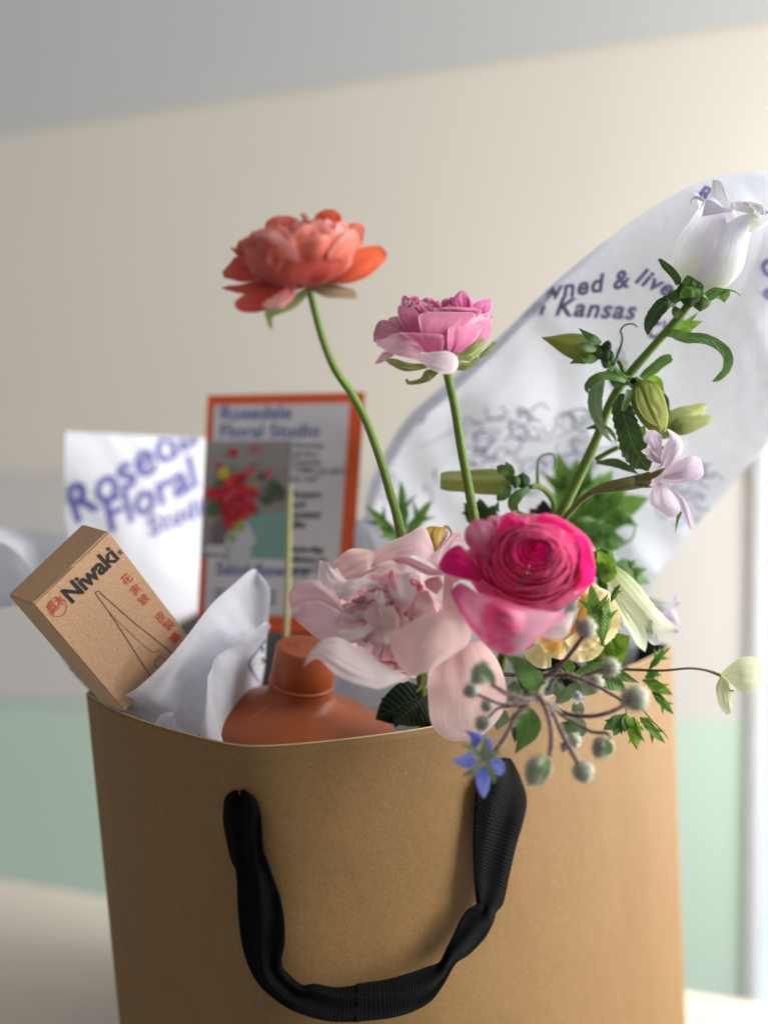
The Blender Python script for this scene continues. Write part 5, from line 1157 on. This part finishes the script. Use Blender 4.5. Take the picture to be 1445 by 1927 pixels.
# ================================================================ PALE LILAC FIVE PETALLED FLOWER
si = thing('campion', P(1040, 1230, .72), 'pale lilac five petalled flower with a striped brown green tube, right of the bellflower stem', 'flower')
D = .628
cen = (878, 1118)
for rw in ([(870, 1080, 905, 1095, 0, 0), (890, 960, 980, 1040, -3, -2, 3), (935, 880, 1028, 950, -4, -2, 4), (920, 825, 1000, 870, -3, 0, 2), (925, 818, 940, 825, -1, 0)],
           [(860, 1060, 888, 1050, 0, 0), (810, 945, 885, 950, -2, -2, 3), (760, 900, 885, 875, -2, 0, 4), (775, 850, 865, 850, 0, 2, 2), (800, 828, 840, 830, 3, 3)],
           [(835, 1050, 885, 1065, 0, 0), (790, 1010, 870, 1000, -2, -3, 3), (750, 980, 810, 945, 0, -2, 2), (745, 965, 770, 955, 2, 2)],
           [(890, 1110, 895, 1160, -2, -2), (1000, 1035, 990, 1165, -5, -4, 4), (1080, 1002, 1060, 1158, -6, -4, 5), (1145, 1025, 1140, 1140, -4, -2, 3), (1165, 1090, 1168, 1125, -2, -1)],
           [(890, 1140, 885, 1180, -1, 0), (1010, 1110, 990, 1190, -3, -2, 2), (1120, 1115, 1090, 1175, -3, -2, 2), (1170, 1128, 1140, 1160, -1, -1)],
           [(850, 1195, 890, 1190, -2, -2), (803, 1260, 950, 1250, -6, -5, 5), (805, 1330, 1005, 1340, -8, -6, 7), (860, 1375, 1005, 1385, -7, -5, 5), (930, 1425, 975, 1420, -4, -4, 1)],
           [(900, 1200, 950, 1230, -2, -1), (990, 1290, 1040, 1290, -4, -2, 3), (1030, 1400, 1088, 1380, -4, -2, 3), (1062, 1490, 1100, 1470, -2, -1, 1), (1075, 1505, 1095, 1500, -1, -1)],
           [(755, 1195, 800, 1120, 2, 2), (830, 1215, 850, 1070, 0, 0, 6), (880, 1200, 888, 1060, -2, -2, 3)],
           [(780, 1020, 830, 1050, 6, 6), (775, 980, 815, 990, 6, 6, 1)]):
    petal(ZC, D, rw, m_lil, si, 'petal', ruf=.6, nu=16, nv=18)
leaf(ZC, [(700, 1165, .622), (800, 1145, .616), (870, 1110, .614), (908, 1085, .614)], 13, m_cal, si, 'sepal', fold=.5, prof=[1, 1, 1, .9, .7, .4, .05])
leaf(ZC, [(700, 1195, .626), (770, 1208, .624), (825, 1218, .624)], 8, m_cal, si, 'sepal', fold=.5)
ztube(ZC, [(810, 1150, .630), (740, 1175, .630), (640, 1195, .630), (530, 1215, .632), (450, 1235, .634), (380, 1268, .638), (300, 1340, .645), (215, 1440, .655), (120, 1600, .68), (60, 1900, .72)], [13, 14, 13, 11, 7.5, 6, 5.2, 5.5, 5.5, 5.5], m_cal, si, 'tube', 50, 16, 500, m_hair, .4, 10, .06)
for q in ([(880, 880, .63), (890, 840, .632), (905, 800, .634)], [(1010, 1380, .65), (990, 1440, .652), (975, 1530, .655)], [(930, 960, .64), (880, 950, .64), (850, 960, .64)]):
    leaf(ZC, q, 7, m_lfm, si, 'stamen', prof=[1, 1, .8, .4, .1])

# ================================================================ PALE GREEN TWO PETALLED BLOOM
he = thing('hellebore', P(*ZO(600, 480), .66), 'pale green drooping bloom on a thin stem reaching past the bag on the right', 'flower')
for rw in ([(1175, 505, 1190, 520, 0, 0), (1215, 462, 1225, 545, -4, -3, 6), (1285, 412, 1285, 600, -7, -5, 9), (1345, 404, 1345, 605, -6, -4, 9), (1392, 420, 1390, 570, -4, -2, 5), (1405, 490, 1408, 540, -2, -1)],
           [(1178, 512, 1222, 545, 0, -2), (1150, 575, 1232, 600, -3, -4, 4), (1158, 650, 1240, 660, -4, -5, 5), (1180, 700, 1240, 705, -3, -4, 3), (1205, 730, 1230, 728, -2, -2)]):
    petal(ZO, .640, rw, m_hel, he, 'petal', ruf=.4, nu=18, nv=22)
ztube(ZO, [(600, 474, .675), (700, 478, .655), (850, 482, .642), (1000, 470, .640), (1100, 482, .641), (1178, 510, .642)], [3.2, 2.8, 2.4, 2.2, 2.3, 3.4], stem_mat('thin_brown_green_stem', lin(88, 98, 50), lin(120, 110, 70)), he, 'stem', 50, 8)
ztube(ZO, [(1225, 590, .634), (1240, 598, .633), (1250, 596, .632)], [1.5, 1.5, 2.2], m_budp, he, 'stamen', 6, 6)
def sprig2(label, b0, parts, Z=ZO, mats=(m_lf, m_lfy)):
    t = thing('leaf_sprig', P(*Z(b0[0], b0[1]), b0[2]), label, 'leaf', 'loose green leaves among the flowers')
    for i, (bs, lb) in enumerate(parts):
        lobed(Z, bs, lb, mats[i % len(mats)], t)
    ztube(Z, [b0, ((b0[0] + parts[0][0][0]) / 2, (b0[1] + parts[0][0][1]) / 2 - 5, (b0[2] + parts[0][0][2]) / 2), parts[0][0]], [2.6, 2.3, 2], m_stem, t, 'stem', 12, 6)
    return t
sprig2('feathery cut leaves on a thin stalk at the right corner of the bag', (600, 474, .675), [((770, 485, .650), [(862, 348, .648, 16), (896, 350, .650, 13), (850, 510, .650, 14), (800, 545, .650, 24)]), ((740, 535, .648), [(908, 618, .645, 26), (850, 560, .645, 16)]), ((790, 600, .648), [(912, 728, .644, 20), (860, 650, .645, 14)])])
sprig2('toothed leaf fan hanging over the front of the bag near its right edge', (640, 640, .68), [((650, 725, .640), [(520, 815, .636, 30), (575, 850, .636, 30), (640, 830, .636, 24)]), ((690, 745, .640), [(712, 925, .634, 34), (660, 800, .636, 30), (735, 850, .636, 22)]), ((725, 745, .640), [(862, 890, .634, 24), (800, 800, .636, 22)])], mats=(m_lfm, m_lfy, m_lf))
t = thing('tendril', P(*ZO(740, 700), .64), 'long thin green tendril hanging beside the toothed leaf fan', 'tendril')
ztube(ZO, [(735, 690, .64), (790, 760, .638), (840, 810, .637), (886, 866, .637)], [1.6, 1.5, 1.4, .8], m_stem, t, 'stem', 20, 6)

# ================================================================ HAIRY BORAGE CLUSTER
bo = thing('borage', P(*ZQ(440, 420), .66), 'hairy borage cluster with nodding grey buds and one blue star flower over the bag front', 'flower')
D = .580
def bst(pts, r, m=m_pst, h=260, hl=2.0):
    return ztube(ZQ, pts, [q * .72 for q in r], m, bo, 'side_stem', 36, 9, h, m_hair, hl)
bst([(300, 345, .66), (440, 350, .61), (500, 340, .592), (545, 300, .588), (600, 235, .585), (640, 180, .584)], [6, 6, 6, 6, 6, 5.5], m_pst, 420)
bst([(495, 350, .598), (560, 348, .592), (620, 362, .588), (700, 395, .586), (780, 440, .586), (820, 465, .588)], [6, 5.5, 5, 5, 4.5, 4.5], m_pst, 320)
bst([(500, 470, .588), (545, 505, .582), (600, 523, .578), (680, 526, .574), (760, 508, .572), (830, 470, .574), (850, 450, .576)], [7, 6, 5.5, 5.5, 5.5, 5.5, 5], m_pst, 340)
bst([(440, 455, .566), (390, 455, .560), (330, 438, .557), (270, 405, .556), (240, 385, .556)], [6, 6, 5.5, 5.5, 5], m_pst, 260)
bst([(400, 480, .570), (340, 482, .568), (270, 470, .566), (200, 440, .565), (175, 428, .565)], [5, 4.5, 4, 4, 4], m_pst, 240)
bst([(400, 480, .570), (360, 510, .566), (325, 570, .563), (285, 640, .562), (240, 690, .562), (205, 720, .562)], [6, 5, 5, 5, 5, 5], m_pst, 240)
bst([(450, 440, .566), (480, 500, .562), (498, 570, .560), (502, 640, .559), (495, 700, .559)], [7, 6, 6, 6, 6], m_pst, 260)
bst([(490, 470, .572), (520, 540, .570), (560, 625, .568), (600, 700, .567), (622, 745, .567)], [6.5, 6, 5.5, 5.5, 5], m_pst, 280)
bst([(560, 530, .582), (620, 565, .580), (680, 595, .578), (740, 600, .577), (762, 625, .577)], [4.5, 4.5, 4.5, 5, 4], m_gst, 220)
bst([(330, 485, .575), (275, 490, .574), (240, 520, .574), (222, 540, .574)], [3.5, 3.2, 3, 3], m_pst, 120)
bst([(600, 370, .60), (660, 345, .596), (720, 325, .594), (745, 315, .594)], [5, 5, 6, 6], m_gst, 220)
bst([(440, 440, .566), (460, 400, .580), (480, 365, .60), (420, 350, .64), (400, 420, .68)], [8, 7, 7, 7, 7], m_gst, 300)
bst([(450, 440, .566), (490, 470, .574), (560, 530, .582)], [8, 7, 5], m_gst, 200)
def fbud(x, y, rx, ry, d, m=m_fuz, ang=0, hairs=420, hl=2.6):
    c = P(*ZQ(x, y), d); s_ = d / F * .43253; rx *= .80; ry *= .98
    dr = (RGT * math.sin(ang) - UPV * math.cos(ang))
    a = c - dr * ry * s_; b = c + dr * ry * s_
    mb = MB(); V, Fc, U = spindle_geo(a, b, [0, rx * .62 * s_, rx * .92 * s_, rx * s_, rx * .95 * s_, rx * .8 * s_, rx * .5 * s_, 0], lobes=5, la=.10, n=14, k=20)
    mb.add(V, Fc, U)
    # make ring faces point outward for the hairs
    cc = c
    f0 = mb.F[len(mb.F) // 2]; n0 = (mb.V[f0[1]] - mb.V[f0[0]]).cross(mb.V[f0[3]] - mb.V[f0[0]])
    if n0.dot(mb.V[f0[0]] - cc) < 0: mb.F = [f[::-1] for f in mb.F]
    add_hairs(mb, int(hairs * 2), hl * 1.15 / 1000, 1, .00012, .5)
    return mb.build('bud', [m, m_hair], bo)
fbud(650, 140, 36, 34, .584, m_fuzd, .4, 750, 2.6); fbud(865, 448, 44, 42, .578, m_fuz, .7, 900, 3.4); fbud(200, 338, 42, 58, .556, m_fuz, -.75, 420, 2.0)
fbud(153, 415, 28, 26, .565, m_fuzd, -1.2, 320, 2.0); fbud(442, 762, 52, 66, .559, m_fuz, -.5, 700, 2.2); fbud(640, 768, 40, 40, .567, m_fuz, .3, 600, 2.2)
fbud(722, 662, 36, 42, .577, m_fuzd, -.5, 520, 2.6); fbud(205, 556, 28, 32, .574, m_fuzd, -.5, 300, 2.0); fbud(222, 480, 20, 20, .576, m_fuzd, 0, 240, 2.0)
fbud(756, 314, 30, 30, .594, m_fuz, 1.2, 520, 2.8); fbud(560, 658, 17, 20, .60, m_fuzd, -.3, 140, 1.6); fbud(600, 630, 22, 30, .60, m_fuz, .2, 220, 2.2); fbud(690, 380, 24, 30, .60, m_fuz, .4, 300, 3)
# striped sepals on two of the buds
for q, w in (([(240, 380, .549), (205, 340, .545), (170, 300, .549)], 14), ([(250, 385, .552), (235, 335, .548), (200, 300, .552)], 12), ([(740, 628, .571), (735, 670, .567), (712, 702, .572)], 14), ([(755, 640, .573), (758, 675, .571), (735, 700, .573)], 10), ([(480, 705, .552), (450, 760, .547), (420, 820, .553)], 16), ([(490, 715, .553), (480, 780, .549), (450, 828, .555)], 12)):
    leaf(ZQ, q, w, m_lfg, bo, 'sepal', fold=.3, prof=[.6, 1, 1, .8, .5, .1])
# blue star
for rw in ([(150, 690, 180, 660, 0, 0), (150, 625, 205, 625, -1, -1, 2), (120, 590, 190, 600, -2, -1, 2), (98, 592, 130, 590, -2, -2)],
           [(190, 690, 165, 745, 0, 0), (140, 685, 150, 755, -1, -1, 2), (100, 705, 115, 750, -2, -2, 2), (66, 714, 76, 722, -2, -2)],
           [(175, 745, 235, 745, 0, 0), (172, 800, 238, 800, -2, -2, 2), (185, 850, 228, 850, -3, -3, 1), (205, 882, 212, 882, -3, -3)],
           [(235, 720, 245, 770, 0, 0), (275, 712, 280, 785, -1, -1, 2), (298, 730, 300, 765, -2, -2)],
           [(215, 690, 240, 690, 1, 1), (220, 640, 246, 650, 2, 2, 1), (230, 612, 242, 620, 3, 3)]):
    petal(ZQ, .566, rw, m_blue, bo, 'petal', ruf=.3)
for q in ([(205, 720, .56), (160, 675, .557), (106, 645, .556)], [(205, 715, .56), (212, 660, .558), (210, 605, .558)], [(200, 725, .56), (160, 765, .558), (118, 785, .558)], [(215, 730, .56), (245, 775, .558), (255, 820, .558)], [(215, 720, .56), (255, 690, .56), (280, 682, .56)]):
    W3 = [P(*ZQ(x, y), d) for x, y, d in q]; mb = MB()
    mb.add(*blade_geo(W3, [.0009, .0014, .0016, .0012, .0008, .0002], fold=.3)); add_hairs(mb, 90, .0016, 1)
    mb.build('sepal', [m_lfg, m_hair], bo)
# borage leaves
for q, w, m in (([(470, 420, .585), (420, 370, .575), (360, 300, .57), (298, 262, .572)], 40, m_lfm), ([(400, 490, .585), (405, 560, .58), (385, 620, .58), (345, 688, .582)], 46, m_lfm), ([(380, 495, .59), (350, 560, .588), (342, 640, .59)], 28, m_lfd),
                ([(520, 470, .60), (560, 440, .598), (610, 400, .60), (640, 430, .602)], 22, m_lfg), ([(600, 470, .61), (620, 500, .608), (635, 540, .61)], 24, m_lfg), ([(570, 540, .61), (620, 580, .608), (600, 640, .61)], 34, m_lfg), ([(540, 560, .61), (580, 590, .61), (570, 650, .612)], 26, m_lfm),
                ([(330, 460, .60), (340, 400, .60), (345, 370, .60)], 26, m_lfg), ([(300, 500, .60), (280, 540, .60), (265, 590, .60)], 34, m_lfg), ([(590, 345, .62), (580, 300, .62), (600, 280, .622)], 22, m_lf), ([(600, 350, .63), (690, 340, .63), (780, 345, .632), (880, 380, .635)], 42, m_lfm),
                ([(700, 420, .61), (640, 400, .61), (590, 400, .612)], 30, m_lfg), ([(520, 380, .61), (540, 430, .61), (530, 470, .61)], 26, m_lfg), ([(640, 350, .625), (760, 380, .622), (840, 420, .625)], 30, m_lfm)):
    leaf(ZQ, q, w, m, bo, 'leaf', serr=.05, ruf=.002)
ws = thing('blossom', P(*ZQ(600, 450), .612), 'tiny white blossom hanging among the borage stems', 'flower')
for q, w in (([(590, 420, .606), (600, 445, .604), (580, 462, .605)], 12), ([(595, 425, .606), (615, 455, .603), (605, 475, .604)], 12), ([(600, 425, .606), (630, 450, .603), (655, 468, .604)], 12), ([(598, 420, .606), (625, 430, .604), (640, 442, .606)], 9)):
    leaf(ZQ, q, w, m_white, ws, 'petal', fold=.2)
